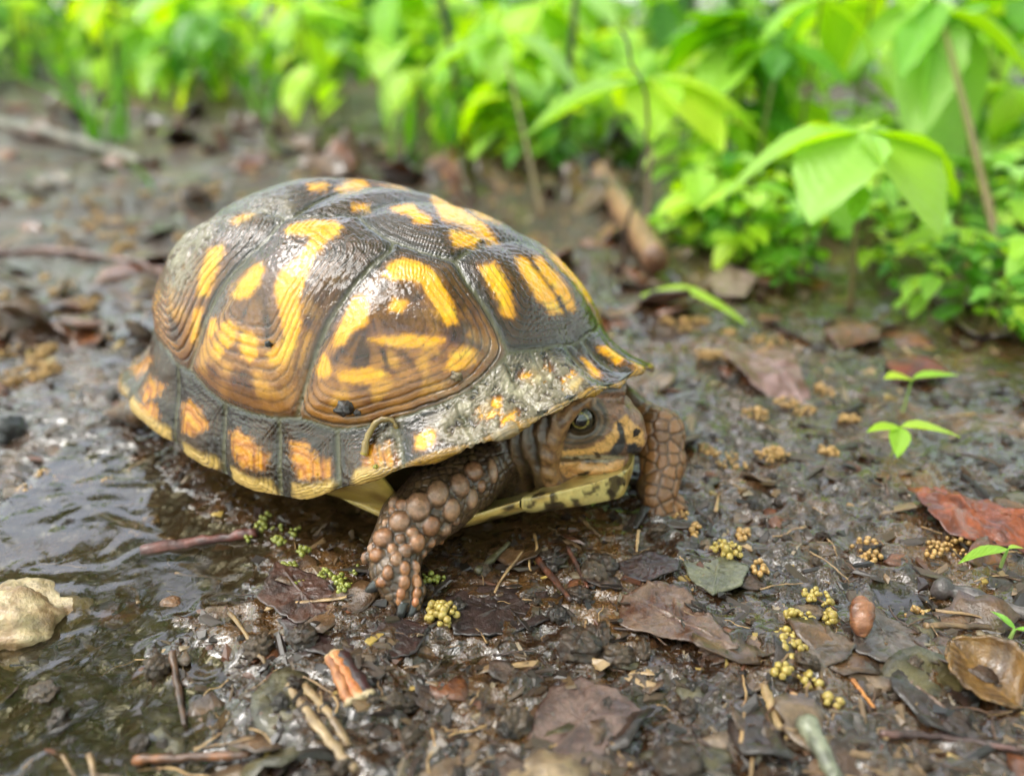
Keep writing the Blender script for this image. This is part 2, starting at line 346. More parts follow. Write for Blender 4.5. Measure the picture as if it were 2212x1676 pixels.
MMARKS = [[(315, 850), (335, 815), (358, 835), (345, 860), (320, 870)], [(300, 885), (340, 868), (350, 905), (320, 905)], [(395, 880), (415, 865), (445, 895), (455, 920), (430, 935), (400, 930)], [(500, 935), (520, 930), (555, 955), (580, 985), (575, 1012), (530, 1008), (510, 975)],
 [(630, 955), (655, 955), (690, 985), (715, 1000), (710, 1035), (655, 1035), (640, 1000)], [(795, 965), (850, 960), (855, 1000), (790, 1012)], [(285, 800), (320, 770), (335, 775), (300, 815)]]
for poly in MARKS: YEL = np.maximum(YEL, blob(poly, 6.5, 6)); ORG = np.maximum(ORG, .75*blob(poly, 17, 12))
for poly in MMARKS: ORG = np.maximum(ORG, blob(poly, 13, 9)); YEL = np.maximum(YEL, .55*blob(poly, 9, 16)*(.5+.5*np.sin(rp*3.0)))
mir = np.searchsorted(PH, -PH[PH > 0]); mir = np.clip(mir, 0, NP-1)
for A_ in (YEL, ORG, MUD):
    sub = A_[PH > 0]; A_[PH > 0] = np.where(FACING[PH > 0], sub, A_[mir]*.9)
# behind, where the photograph does not reach, the marks go on as rays
hid = ~FACING & ~(LEFT); ray_ = sstep(.1, .4, np.sin(6*PHG+2*n1)+.8*n2-.35)*(ID < 100); YEL = np.where(hid, np.maximum(YEL, ray_*.8), YEL)
# ---- colours
cDARK = lin(70, 47, 24); cBRN = lin(118, 74, 30); cTAN = lin(150, 106, 50); cYEL = lin(255, 176, 12); cORG = lin(176, 98, 26); cPALE = lin(226, 184, 100); cSEAM = lin(104, 100, 70); cMUD = lin(140, 126, 100); cBLK = lin(34, 29, 22)
col = np.broadcast_to(cDARK, (NP, NR, 3)).copy()
cost = (ID >= 5) & (ID < 100)
lower = sstep(.33, .50, TG+.06*n1)*cost
bz = np.clip(sstep(.15, .75, GS)*(1-sstep(.93, 1.0, GS)*.5), 0, 1)
band = .5+.5*np.sin(rp*2.1+n1*2)
streak = perlin(np.cos(AN)*4.5+ID*3.1, np.sin(AN)*4.5, GS*2.2)+.25*n2
patch_ = perlin(np.cos(AN)*3+ID*1.7+20, np.sin(AN)*3, GS*5)+.2*n2
brn = mix(lin(112, 62, 22), lin(178, 118, 46), (band*.45+.55*sstep(-.4, .5, streak))[..., None])
brn = mix(brn, lin(226, 160, 46), (sstep(.05, .45, patch_)*sstep(.3, .5, GS)*(1-sstep(.8, .95, GS))*.75)[..., None])
brn = mix(brn, lin(62, 32, 14), (sstep(.1, .5, -streak)*(1-sstep(.75, .95, GS))*.9)[..., None])
col = mix(col, brn, (lower*np.clip(.5+.75*bz+.2*n1, 0, 1))[..., None])
col = mix(col, lin(110, 66, 28), ((1-lower)*cost*sstep(-.1, .5, n2)*.5)[..., None])
mg = (ID >= 100); col = mix(col, lin(42, 28, 14), (mg*sstep(-.3, .5, n1))[..., None])
# dark edge along the seams of the upper shell
edge = np.exp(-(DS/.17)**2)*(1-.85*lower*(TG > .5)); col = mix(col, cBLK, np.clip(edge*.7, 0, 1)[..., None])
col = mix(col, mix(cORG, lin(214, 132, 38), band[..., None]), np.clip(ORG, 0, 1)[..., None]*np.where(mg, .95, .6)[..., None])
col = mix(col, mix(cYEL, lin(255, 200, 44), sstep(-.2, .7, n2)[..., None]), np.clip(YEL, 0, 1)[..., None])
# pale underside of the marginals along the flank, dark where two of them meet
flank = sstep(-.62, -.45, np.cos(PHG)*-1)*0+sstep(np.radians(46), np.radians(56), np.abs(PHG))*(1-sstep(np.radians(118), np.radians(130), np.abs(PHG)))
dsm = np.min(np.abs(PHA[..., None]-mseams[None, None]-.018), -1)*5.5
pale = np.clip(sstep(.765, .80, TG+.012*n1+.006*n2)*flank*sstep(.08, .3, dsm+.1*n2), 0, 1)*mg
col = mix(col, mix(cPALE, lin(196, 140, 60), sstep(.82, .9, TG)[..., None]), pale[..., None])
lipf = sstep(.795, .815, TG)*(1-flank); col = mix(col, lin(190, 140, 50), (lipf*.8)[..., None])
# ring lines, seam lines, specks
line = np.exp(-((rf-.5)/.13)**2)*(.55+.45*rw)*sstep(.3, .45, gs)
col = mix(col, col*.25, np.clip(line*1.0*(1-.4*YEL), 0, 1)[..., None])
sm = np.exp(-(DS/.045)**2); col = mix(col, cSEAM, (sm*.75)[..., None])
col = mix(col, cBLK, (np.exp(-((DS-.1)/.035)**2)*.4)[..., None])
speck = sstep(.75, .95, n3+.5*n2); col = mix(col, col*.45, (speck*.7)[..., None])
MUDC = mix(cMUD, lin(140, 126, 100), sstep(-.3, .6, n3)[..., None]); MUDC = mix(MUDC, lin(186, 172, 142), sstep(.2, .7, n2)[..., None])
rear = (X < -3.5) & (Z > 3); MUDC = np.where(rear[..., None], MUDC*np.array([.62, .6, .36]), MUDC)
col = mix(col, MUDC, np.clip(MUD*.95, 0, .85)[..., None])
# ---- relief
upw = 1-lower
disp = -.034*groove*(.4+.9*lower)+.006*np.sin(rp*19)*upw*sstep(.4, .6, gs)-.035*np.exp(-(DS/.05)**2)+.10*sstep(0, .7, DS)*(1-.0*upw)+.03*(1-sstep(.0, .35, gs))*cost
disp += (.010*n3+.012*n2)*(.35+.65*upw)+MUD*(.04+.012*n3+.022*n2)
disp *= np.where(TG > .86, .3, 1); disp *= sstep(.0, .03, TG)
SHD = SH+NB*disp[..., None]; NBD = vnormals(SHD)
if (NBD[:, 60, 2] < 0).mean() > .5: NBD = -NBD
SW = t2w(SHD); NW2 = np.array(NBD[..., :1]*TF+NBD[..., 1:2]*TL); NW2[..., 2] = NBD[..., 2]
ROUGH = np.clip(.13+.08*n3*upw+.05*upw+.16*MUD, .06, .6)
m_shell = attr_mat('wet_shell', use_rough=True, coat=.35, coat_rough=.03, spec=.5, bumps=((700, .00018, 2), (2400, .00003, 2)), noise=.12, nscale=900)

turtle = add('box_turtle', None, label='dark box turtle with yellow blotched domed shell walking on wet mud', cat='turtle', loc=TO)
TB = TO                                           # parts carry coordinates relative to the turtle's base
carapace_V, carapace_F = None, None
G = SW-TB
fq = grid_faces(NP, NR, True)[:, ::-1]; idq = ID.reshape(-1)[fq]; fid = idq[:, 0]
# bone under the scutes: a thin inner shell that closes the underside and shows in the cracks
step_p, step_r = 6, 6
inn = t2w(SH-NB*.09)[::step_p, ::step_r]-TB
carapace = add('carapace', make_mesh('carapace', inn.reshape(-1, 3), grid_faces(inn.shape[0], inn.shape[1], True)[:, ::-1], cols=np.broadcast_to(lin(60, 54, 40), (inn.shape[0]*inn.shape[1], 3))), m_shell, turtle)
Gf, Cf, Nf, Rf = G.reshape(-1, 3), col.reshape(-1, 3), NW2.reshape(-1, 3), ROUGH.reshape(-1)
for i in SCUTES:
    fs = fq[fid == i]
    if len(fs) < 4: continue
    u_, inv = np.unique(fs, return_inverse=True)
    nm = 'nuchal_scute' if i == 100 else 'marginal_scute' if i >= 100 else 'vertebral_scute' if i < 5 else 'costal_scute'
    add(nm, make_mesh(nm, Gf[u_], inv.reshape(-1, 4), cols=Cf[u_], rough=Rf[u_], normals=Nf[u_]), m_shell, carapace)
# ------------------------------------------------------------------ skin: head, neck, legs, tail as one sculpted surface
def surface_nets(D, org, h):
    S = D < 0; nx, ny, nz = D.shape
    c = [(i, j, k) for i in (0, 1) for j in (0, 1) for k in (0, 1)]
    sl = lambda A, i, j, k: A[i:nx-1+i, j:ny-1+j, k:nz-1+k]
    cnt = np.zeros((nx-1, ny-1, nz-1), np.int8)
    for q in c: cnt += sl(S, *q)
    act = (cnt > 0) & (cnt < 8); I = np.argwhere(act); vid = np.full(act.shape, -1, np.int32); vid[act] = np.arange(len(I))
    val = {q: D[I[:, 0]+q[0], I[:, 1]+q[1], I[:, 2]+q[2]] for q in c}
    acc = np.zeros((len(I), 3)); n = np.zeros(len(I))
    for a in c:
        for ax in range(3):
            if a[ax]: continue
            b = list(a); b[ax] = 1; b = tuple(b); va, vb = val[a], val[b]; m = (va < 0) != (vb < 0)
            t = np.where(m, va/np.where(m, va-vb, 1), 0)
            p = np.array(a, float)[None]+t[:, None]*np.eye(3)[ax]; acc += np.where(m[:, None], p, 0); n += m
    V = (I+acc/n[:, None])*h+org
    Q = []
    for ax in range(3):
        o1, o2 = [k for k in range(3) if k != ax]
        if ax == 1: o1, o2 = o2, o1
        a = [slice(None)]*3; b = [slice(None)]*3; a[ax] = slice(0, -1); b[ax] = slice(1, None)
        E = np.argwhere(S[tuple(a)] != S[tuple(b)]); E = E[(E[:, o1] > 0) & (E[:, o2] > 0) & (E[:, o1] < D.shape[o1]-1) & (E[:, o2] < D.shape[o2]-1)]
        fl = S[E[:, 0], E[:, 1], E[:, 2]]
        def cell(d1, d2):
            q = E.copy(); q[:, o1] -= d1; q[:, o2] -= d2; return vid[q[:, 0], q[:, 1], q[:, 2]]
        q = np.stack([cell(1, 1), cell(0, 1), cell(0, 0), cell(1, 0)], 1); Q.append(np.where(fl[:, None], q, q[:, ::-1]))
    return V, np.concatenate(Q)
class Field:
    def __init__(s, lo, hi, h):
        s.lo = np.array(lo, float); s.h = h; s.n = np.ceil((np.array(hi)-s.lo)/h).astype(int)+1; s.D = np.full(s.n, 5.0, np.float32)
        s.ax = [s.lo[k]+np.arange(s.n[k])*h for k in range(3)]
    def box(s, lo, hi):
        i = np.clip(((np.array(lo)-s.lo)/s.h).astype(int), 0, s.n); j = np.clip(((np.array(hi)-s.lo)/s.h).astype(int)+2, 0, s.n)
        if (j <= i).any(): return None, None
        S = tuple(slice(a, b) for a, b in zip(i, j)); P = np.stack(np.meshgrid(*[s.ax[k][S[k]] for k in range(3)], indexing='ij'), -1); return S, P
    def put(s, lo, hi, fn, k=.15, sub=False):
        S, P = s.box(np.array(lo)-.25-k, np.array(hi)+.25+k)
        if S is None: return
        d = fn(P).astype(np.float32); a = s.D[S]
        if sub: d = -d; h = np.maximum(k-np.abs(a-d), 0)/k; s.D[S] = np.maximum(a, d)+h*h*k/4
        else: h = np.maximum(k-np.abs(a-d), 0)/k; s.D[S] = np.minimum(a, d)-h*h*k/4
    def seg(s, a, b, ra, rb, k=.15):
        a, b = np.array(a, float), np.array(b, float); r = max(ra, rb); e = b-a; L = e@e
        def fn(P):
            t = np.clip(((P-a)@e)/L, 0, 1); return np.linalg.norm(P-a-t[..., None]*e, axis=-1)-(ra+(rb-ra)*t)
        s.put(np.minimum(a, b)-r, np.maximum(a, b)+r, fn, k)
    def chain(s, pts, rs, k=.15):
        for i in range(len(pts)-1): s.seg(pts[i], pts[i+1], rs[i], rs[i+1], k)
    def ell(s, c, r, M=np.eye(3), k=.15, sub=False):
        c = np.array(c, float); r = np.array(r, float); ext_ = np.sqrt(((M*r[:, None])**2).sum(0))
        def fn(P):
            q = (P-c)@M.T; k0 = np.linalg.norm(q/r, axis=-1); k1 = np.linalg.norm(q/r**2, axis=-1)+1e-6; return k0*(k0-1)/k1
        s.put(c-ext_, c+ext_, fn, k, sub)
    def torus(s, c, M, R, r, k=.05, flat=1.0):
        c = np.array(c, float)
        def fn(P):
            q = (P-c)@M.T; w = np.hypot(q[..., 0], q[..., 2]/flat)-R; return np.hypot(w, q[..., 1])-r
        s.put(c-R-r, c+R+r, fn, k)
HC = np.array([2.0, 16.6, 2.0]); _y = math.radians(12)
HX = np.array([math.cos(_y), -math.sin(_y), 0]); HY = np.array([math.sin(_y), math.cos(_y), 0]); HZ = np.array([0, 0, 1.0]); HM = np.stack([HX, HY, HZ])
def h2w(x, y, z): return HC+x*HX+y*HY+z*HZ
def hpx(px, py, h):
    d = ray(px, py); t = ((HC+h*HY-CAMP)@HY)/(d@HY); return CAMP+t*d
EYE = np.array([-.36, -.47, .95]); EYR = .36
NEARLEG = [(1060, 1010, 16.6, .66), (1005, 1040, 15.75, .72), (945, 1080, 15.15, .76), (890, 1128, 14.65, .68), (856, 1185, 14.1, .54), (852, 1235, 13.65, .46), (860, 1280, 13.35, .36)]
NLP = [at_y(p[0], p[1], p[2]) for p in NEARLEG]; NLR = [p[3] for p in NEARLEG]
NTOES = [[(848, 1215, 13.75, .26), (835, 1245, 13.45, .2), (822, 1262, 13.3, .13)], [(862, 1255, 13.5, .22), (873, 1285, 13.2, .17), (872, 1312, 12.98, .12)], [(885, 1240, 13.6, .22), (902, 1275, 13.3, .17), (899, 1308, 13.02, .12)]]
NCLAWS = [[(828, 1250, 13.4, .17), (806, 1268, 13.3, .12), (776, 1292, 13.3, .012)], [(872, 1300, 13.03, .13), (865, 1328, 12.87, .095), (852, 1352, 12.82, .012)], [(899, 1296, 13.08, .13), (889, 1325, 12.92, .1), (870, 1346, 12.83, .012)]]
FLP = [t2w(np.array([5.0, 2.6, 3.4])), at_y(1395, 930, 18.4), at_y(1425, 935, 18.0), at_y(1432, 1000, 17.5), at_y(1420, 1060, 17.0), at_y(1422, 1104, 16.7)]; FLR = [.9, .62, .56, .50, .44, .36]
FTOES = [[(1425, 1090, 16.8, .25), (1445, 1106, 16.65, .2), (1462, 1118, 16.5, .12)], [(1410, 1095, 16.75, .22), (1418, 1116, 16.5, .18), (1424, 1130, 16.3, .1)], [(1440, 1078, 16.95, .2), (1462, 1085, 16.9, .18), (1476, 1098, 16.75, .1)]]
hl0 = t2w(np.array([-4.5, -3.2, 1.8])); HLP = [hl0, at_z(330, 905, 1.0)+np.array([1.0, 1.5, .3]), at_z(300, 890, .8), at_z(255, 890, .25)]; HLR = [.9, .6, .36, .2]
fld = Field((-3.6, 12.4, -.3), (5.3, 20.2, 3.9), .034)
# trunk and neck
fld.chain([t2w(np.array([0, 0, 3.6])), t2w(np.array([3.5, .1, 3.3])), t2w(np.array([5.4, .2, 3.0]))], [2.0, 1.9, 1.55], .3)
fld.chain([t2w(np.array([5.2, .1, 3.0])), h2w(-1.5, .1, .25), h2w(-.95, .05, .3)], [1.45, 1.2, 1.02], .3)
# skull, snout, jaws
fld.ell(h2w(-.35, 0, .48), (1.2, .80, .86), HM, .1)
fld.ell(h2w(.42, 0, .55), (.58, .50, .60), HM, .25); fld.chain([h2w(.72, 0, .62), h2w(.88, 0, .25), h2w(.93, 0, -.02)], [.30, .22, .085], .22)
fld.ell(h2w(.05, 0, .16), (.93, .70, .34), HM, .18)
fld.ell(h2w(-.12, 0, -.40), (.80, .62, .30), HM, .06)
fld.ell(h2w(.35, 0, -.28), (.42, .40, .24), HM, .1)
fld.seg(h2w(-.1, -.45, 1.18), h2w(.5, -.30, 1.02), .22, .16, .25); fld.seg(h2w(-.1, .45, 1.18), h2w(.5, .30, 1.02), .22, .16, .25)
for s_ in (1, -1):
    e = h2w(EYE[0], s_*-EYE[1] if s_ > 0 else EYE[1], EYE[2]); fld.ell(e+HY*s_*.12, (.40, .42, .36), HM, .06, sub=True)
    ec = e+HY*s_*.10
    fld.torus(ec, HM, .40, .075, .05, .88); fld.torus(ec+HY*s_*-.10+HX*.03-HZ*.05, HM, .52, .07, .06, .9)
    fld.ell(h2w(.86, s_*.2, .58), (.07, .07, .055), HM, .04, sub=True)
# skin folds: the hood round the head and the fold under the rim
hood = [hpx(*p) for p in [(1268, 860, -.6), (1238, 884, -.88), (1215, 915, -1.0), (1200, 950, -1.06), (1191, 985, -1.08), (1188, 1020, -1.06), (1197, 1046, -1.0), (1218, 1062, -.92), (1255, 1068, -.8), (1300, 1056, -.6), (1330, 1040, -.4)]]
fld.chain(hood, [.12, .13, .13, .12, .12, .13, .15, .16, .16, .15, .12], .12)
fld.chain([p+HY*.25-HX*.18 for p in hood[1:9]], [.28]*8, .2)
fld.chain([h2w(-.6, 0, -.7), h2w(.25, 0, -.68)], [.3, .12], .2); fld.ell(at_y(1105, 1035, 16.9), (.75, .7, .7), k=.3)
for k_, dz in enumerate((0, .17, .34)): fld.chain([hpx(1222-8*k_, 884-10*k_, -.75)+HZ*dz*.2+HY*.1*k_, hpx(1262, 853-5*k_, -.55)+HY*.1*k_, hpx(1300, 843-5*k_, -.3)+HY*.12*k_, hpx(1345, 846-4*k_, .1)+HY*.1*k_], [.11, .10, .10, .09], .05)
fld.ell(h2w(-.5, .2, 1.35), (.9, .8, .35), HM, .2)
# forelegs
fld.chain(NLP, NLR, .25); fld.ell(at_y(1052, 1010, 16.0), (.55, .5, .55), k=.2)
for tq in NTOES: fld.chain([at_y(*p[:3]) for p in tq], [p[3] for p in tq], .07)
fld.chain(FLP, FLR, .25)
for tq in FTOES: fld.chain([at_y(*p[:3]) for p in tq], [p[3] for p in tq], .07)
# the big scales of the near foreleg
def fsample(p):
    q = (np.asarray(p)-fld.lo)/fld.h; i = np.clip(q.astype(int), 0, fld.n-2); f = q-i; v = 0
    for a in (0, 1):
        for b in (0, 1):
            for c in (0, 1):
                w = (f[..., 0] if a else 1-f[..., 0])*(f[..., 1] if b else 1-f[..., 1])*(f[..., 2] if c else 1-f[..., 2]); v = v+w*fld.D[i[..., 0]+a, i[..., 1]+b, i[..., 2]+c]
    return v
SC6 = [(770, 515, 110, 130), (950, 395, 95, 115), (1150, 320, 95, 110), (595, 660, 95, 95), (440, 810, 95, 90), (1075, 550, 80, 105), (885, 700, 85, 90), (1255, 445, 60, 95), (1280, 190, 85, 90), (1450, 190, 50, 110), (380, 970, 75, 65), (560, 1010, 55, 65), (525, 910, 45, 45), (650, 930, 60, 60), (755, 855, 75, 85), (600, 820, 45, 45), (710, 760, 55, 45), (1020, 740, 60, 60), (640, 1095, 50, 65), (740, 1085, 45, 60), (485, 1135, 50, 65), (635, 1225, 55, 65), (750, 1215, 45, 65), (605, 1330, 40, 50), (755, 1325, 40, 50), (420, 1225, 50, 45), (330, 910, 40, 50), (740, 1410, 35, 40), (590, 1400, 30, 40), (610, 500, 55, 55), (540, 480, 50, 60), (890, 860, 45, 45), (280, 1000, 40, 60), (520, 560, 35, 35), (460, 670, 30, 40), (1350, 330, 45, 55), (1120, 660, 40, 40), (980, 850, 30, 30), (820, 960, 35, 35)]
SCALES = []
for (X_, Y_, rx, ry) in SC6:
    px, py = 725.5+X_*.2322, 973.3+Y_*.2322; d = ray(px, py); ts = np.linspace(13.5, 20, 600); P_ = CAMP+ts[:, None]*d; v = fsample(P_); hit = np.where(v < 0)[0]
    if not len(hit):
        i = np.argmin(v)
        if v[i] > .05: continue
    else: i = hit[0]
    p = P_[i]; e = .06; nn = np.array([fsample(p+np.eye(3)[k]*e)-fsample(p-np.eye(3)[k]*e) for k in range(3)]); nn /= np.linalg.norm(nn)+1e-9
    dep = (p-CAMP)@FW; r1, r2 = rx*.2322*dep/IMG_F, ry*.2322*dep/IMG_F
    a1 = np.cross(nn, UPV); a1 /= np.linalg.norm(a1); a2 = np.cross(nn, a1); fc = max(.45, abs(nn@FW))
    SCALES.append((p, nn, a1, a2, r1*1.0, r2*1.0))
for p, nn, a1, a2, r1, r2 in SCALES:
    fld.ell(p-nn*.02, (r1*1.12, r2*1.12, .17*min(1.0, max(r1, r2)/.2)+.02), np.stack([a1, a2, nn]), .025)
BV, BF = surface_nets(fld.D, fld.lo, fld.h)
# hind leg and tail, coarser, joined inside the shell
fr = Field((-15, 17.5, -.5), (-4, 26.5, 4), .07); fr.chain(HLP, HLR, .25); fr.chain([HLP[-1], at_z(228, 896, .1)], [.18, .1], .1)
fr.chain([t2w(np.array([-5, 0, 2.4])), t2w(np.array([-7.6, .5, 1.2])), t2w(np.array([-8.6, .9, .7]))], [1.2, .4, .12], .2); fr.seg(t2w(np.array([-5, -3.0, 2.2])), t2w(np.array([-5, 3, 2.2])), 1.2, 1.2, .3)
fr.chain([t2w(np.array([-5, 3.2, 2.0])), t2w(np.array([-6.6, 4.6, .9])), t2w(np.array([-7.4, 5.2, .3]))], [.9, .6, .35], .2); fr.seg(t2w(np.array([-5, 0, 3.0])), t2w(np.array([-2.5, 0, 3.4])), 1.5, 1.7, .3)
RV, RF = surface_nets(fr.D, fr.lo, fr.h)
nB = len(BV); V_ = np.concatenate([BV, RV]); F_ = np.concatenate([BF, RF+nB])
def mesh_normals(V, F):
    n = np.cross(V[F[:, 2]]-V[F[:, 0]], V[F[:, 3]]-V[F[:, 1]]); out = np.zeros_like(V)
    for k in range(4): np.add.at(out, F[:, k], n)
    return out/(np.linalg.norm(out, axis=1)[:, None]+1e-12)
for _ in range(1):                                        # one light smoothing pass removes the voxel steps
    acc = np.zeros_like(V_); cn = np.zeros(len(V_))
    for k in range(4):
        np.add.at(acc, F_[:, k], V_[F_[:, (k+1) % 4]]+V_[F_[:, (k+3) % 4]]); np.add.at(cn, F_[:, k], 2)
    V_ = .55*V_+.45*acc/cn[:, None]
BN = mesh_normals(V_, F_)
if ((V_-V_[:nB].mean(0))*BN).sum(1).mean() < 0: BN = -BN; F_ = F_[:, ::-1]
hf = (V_-HC)@HM.T; hxv, hyv, hzv = hf.T
def chain_dist(V, pts, rs):
    d = np.full(len(V), 9.0)
    for i in range(len(pts)-1):
        a, b = np.array(pts[i]), np.array(pts[i+1]); e = b-a; t = np.clip(((V-a)@e)/(e@e), 0, 1); d = np.minimum(d, np.linalg.norm(V-a-t[:, None]*e, axis=1)-(rs[i]+(rs[i+1]-rs[i])*t))
    return d
dn = chain_dist(V_, NLP, NLR); df = chain_dist(V_, FLP[1:], FLR[1:])
for tq in NTOES: dn = np.minimum(dn, chain_dist(V_, [at_y(*p[:3]) for p in tq], [p[3] for p in tq]))
for tq in FTOES: df = np.minimum(df, chain_dist(V_, [at_y(*p[:3]) for p in tq], [p[3] for p in tq]))
isN = ((dn < .34) & (hxv < -1.75)) | ((dn < .1) & (hxv < -1.3)); isF = (df < .14) & ((hyv > .7) | (hxv > 1.2)); isR = np.arange(len(V_)) >= nB
b1 = fbm(V_[:, 0]*1.6, V_[:, 1]*1.6, V_[:, 2]*1.6, 4); b2 = fbm(V_[:, 0]*6, V_[:, 1]*6, V_[:, 2]*6, 3); b3 = perlin(V_[:, 0]*14, V_[:, 1]*14, V_[:, 2]*14)
bc = np.broadcast_to(lin(104, 76, 50), V_.shape).copy(); bd_ = .004*b3
bc = mix(bc, lin(70, 52, 36), sstep(-.2, .6, b1)[:, None])
# small scales on the far leg, hind leg and general skin
def cells(idx, sp, depth, width):
    P_ = V_[idx]; rs = np.random.RandomState(2); pk = P_[rs.permutation(len(P_))]; keep = []
    g = {}
    for p in pk:
        k = tuple((p/sp).astype(int)); ok = True
        for a in (-1, 0, 1):
            for b in (-1, 0, 1):
                for c in (-1, 0, 1):
                    for q in g.get((k[0]+a, k[1]+b, k[2]+c), ()):
                        if ((q-p)**2).sum() < sp*sp: ok = False; break
                    if not ok: break
                if not ok: break
            if not ok: break
        if ok: g.setdefault(k, []).append(p); keep.append(p)
    t = kdtree.KDTree(len(keep))
    for i, p in enumerate(keep): t.insert(p, i)
    t.balance(); r = [t.find_n(p, 2) for p in P_]
    d1 = np.array([q[0][2] for q in r]); d2 = np.array([q[1][2] for q in r]); ii = np.array([q[0][1] for q in r])
    return d1, d2-d1, ii
for idx, sp, c_a, c_b in [(np.where(isF)[0], .27, lin(132, 88, 50), lin(160, 108, 62)), (np.where(isR)[0], .32, lin(84, 62, 42), lin(120, 84, 50))]:
    d1, ed, ii = cells(idx, sp, .03, .05); g = np.exp(-(ed/.05)**2); bd_[idx] += -.045*g+.02
    tint = (np.sin(ii*7.7)*.5+.5)[:, None]; c_ = mix(c_a, c_b, tint); bc[idx] = mix(c_, lin(60, 40, 26), (g*.85)[:, None])
# near leg: skin between, colour on each scale
idx = np.where(isN | ((dn < .3) & (hxv < -1.0)))[0]
bc[idx] = mix(lin(74, 62, 48), lin(48, 40, 32), sstep(-.3, .5, b2[idx])[:, None])
d1, ed, ii = cells(idx, .15, .03, .05); g = np.exp(-(ed/.03)**2); inside = np.zeros(len(idx), bool)
for (p, nn, a1, a2, r1, r2) in SCALES:
    w = V_[idx]-p; inside |= np.sqrt(((w@a1)/r1/1.12)**2+((w@a2)/r2/1.12)**2+((w@nn)/.6)**2) < 1
bd_[idx] += np.where(inside, 0, -.03*g); bc[idx] = np.where(inside[:, None], bc[idx], mix(mix(lin(112, 84, 56), lin(84, 62, 44), (np.sin(ii*5.1)*.5+.5)[:, None]), lin(50, 42, 34), (g*.8)[:, None]))
for j, (p, nn, a1, a2, r1, r2) in enumerate(SCALES):
    w = V_[idx]-p; k0 = np.sqrt(((w@a1)/r1/1.1)**2+((w@a2)/r2/1.1)**2+((w@nn)/.6)**2); m = 1-sstep(.96, 1.1, k0)
    low = sstep(.5, 2.6, 2.0-p[2]); up_ = mix(lin(176, 132, 98), lin(146, 104, 74), np.random.RandomState(j).rand()); lo_ = mix(lin(220, 136, 66), lin(196, 110, 52), np.random.RandomState(j+50).rand())
    cc = mix(up_, lo_, np.clip(low*.9+.15*np.sin(j*3.3), 0, 1)); cc = mix(cc, cc*1.18, (1-sstep(.0, .5, k0))[:, None]*.6)
    cc = cc*np.clip(.86+.35*b2[idx]+.3*b3[idx], .5, 1.3)[:, None]; cc = mix(cc, lin(60, 44, 32), (sstep(.8, 1.06, k0)*.8)[:, None]); bc[idx] = mix(bc[idx], cc, m[:, None])
# neck wrinkles
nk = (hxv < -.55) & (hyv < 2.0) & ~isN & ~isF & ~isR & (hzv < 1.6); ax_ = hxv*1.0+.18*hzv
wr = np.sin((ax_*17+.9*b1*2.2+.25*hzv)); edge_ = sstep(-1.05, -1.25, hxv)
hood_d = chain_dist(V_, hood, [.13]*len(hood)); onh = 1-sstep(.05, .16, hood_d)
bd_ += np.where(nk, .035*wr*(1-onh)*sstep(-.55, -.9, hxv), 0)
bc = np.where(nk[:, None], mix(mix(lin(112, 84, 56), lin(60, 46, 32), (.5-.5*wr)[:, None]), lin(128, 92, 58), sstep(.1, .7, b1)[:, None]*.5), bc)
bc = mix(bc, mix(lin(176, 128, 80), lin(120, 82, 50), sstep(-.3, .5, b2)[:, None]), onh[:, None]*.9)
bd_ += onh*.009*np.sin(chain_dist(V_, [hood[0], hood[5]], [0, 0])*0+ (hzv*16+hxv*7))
# head colours, laid on both sides alike
headm = (hxv > -1.0) & (np.abs(hyv) < .98) & ~isN & ~isF & ~isR & (hzv < 1.5) & (hzv > -.85) & (onh < .5)
mirp = proj(HC+hxv[:, None]*HX-np.abs(hyv)[:, None]*HY+hzv[:, None]*HZ)+np.stack([b2*3, b3*3], 1)
c5 = lambda pts: [(1141.4+X_*.2112, 796.3+Y_*.2112) for X_, Y_ in pts]
def hpaint(pts, c, soft=3, w=1.0, extra=None):
    global bc
    i = np.where(headm)[0]; v = (1-sstep(-soft, soft, poly_sd(mirp[i], c5(pts))))*w; bc[i] = mix(bc[i], c, v[:, None])
bc = np.where(headm[:, None], mix(lin(126, 88, 64), lin(92, 64, 46), sstep(-.3, .5, b1)[:, None]), bc)
hpaint([(300, 760), (420, 800), (700, 800), (760, 980), (300, 990)], lin(84, 66, 46), 5)
hpaint([(880, 560), (1000, 470), (1080, 560), (1180, 640), (1190, 790), (1050, 790), (990, 740), (920, 740), (850, 830), (700, 880), (340, 890), (330, 840), (600, 815), (760, 740), (850, 640)], lin(196, 146, 82), 4)
hpaint([(500, 890), (900, 880), (990, 905), (760, 965), (520, 940), (360, 900)], lin(150, 138, 112), 3)
hpaint([(905, 530), (960, 560), (1005, 690), (985, 800), (920, 900), (820, 880), (860, 790), (930, 700)], lin(44, 40, 38), 3)
hpaint([(1010, 770), (1100, 755), (1190, 850), (1140, 930), (1020, 880)], lin(36, 36, 40), 3)
hpaint([(310, 945), (560, 962), (800, 972), (990, 920), (960, 1040), (780, 1090), (400, 1120), (320, 1040)], lin(196, 144, 86), 3)
hpaint([(440, 1110), (620, 1035), (640, 1065), (500, 1140)], lin(48, 38, 30), 2)
hpaint([(660, 850), (720, 850), (750, 910), (710, 920)], lin(56, 42, 30), 2); hpaint([(450, 900), (520, 900), (530, 940), (470, 950)], lin(60, 48, 36), 2); hpaint([(590, 915), (635, 915), (635, 945), (590, 945)], lin(40, 34, 30), 2)
hpaint([(380, 1150), (700, 1165), (850, 1100), (830, 1180), (600, 1290), (400, 1310), (300, 1200)], lin(216, 168, 120), 4)
hpaint([(770, 1060), (830, 1080), (820, 1150), (770, 1120)], lin(70, 76, 50), 2)
mot = fbm(V_[:, 0]*9, V_[:, 1]*9, V_[:, 2]*9, 3); crease = np.exp(-(perlin(V_[:, 0]*5, V_[:, 1]*5, V_[:, 2]*7)/.05)**2)
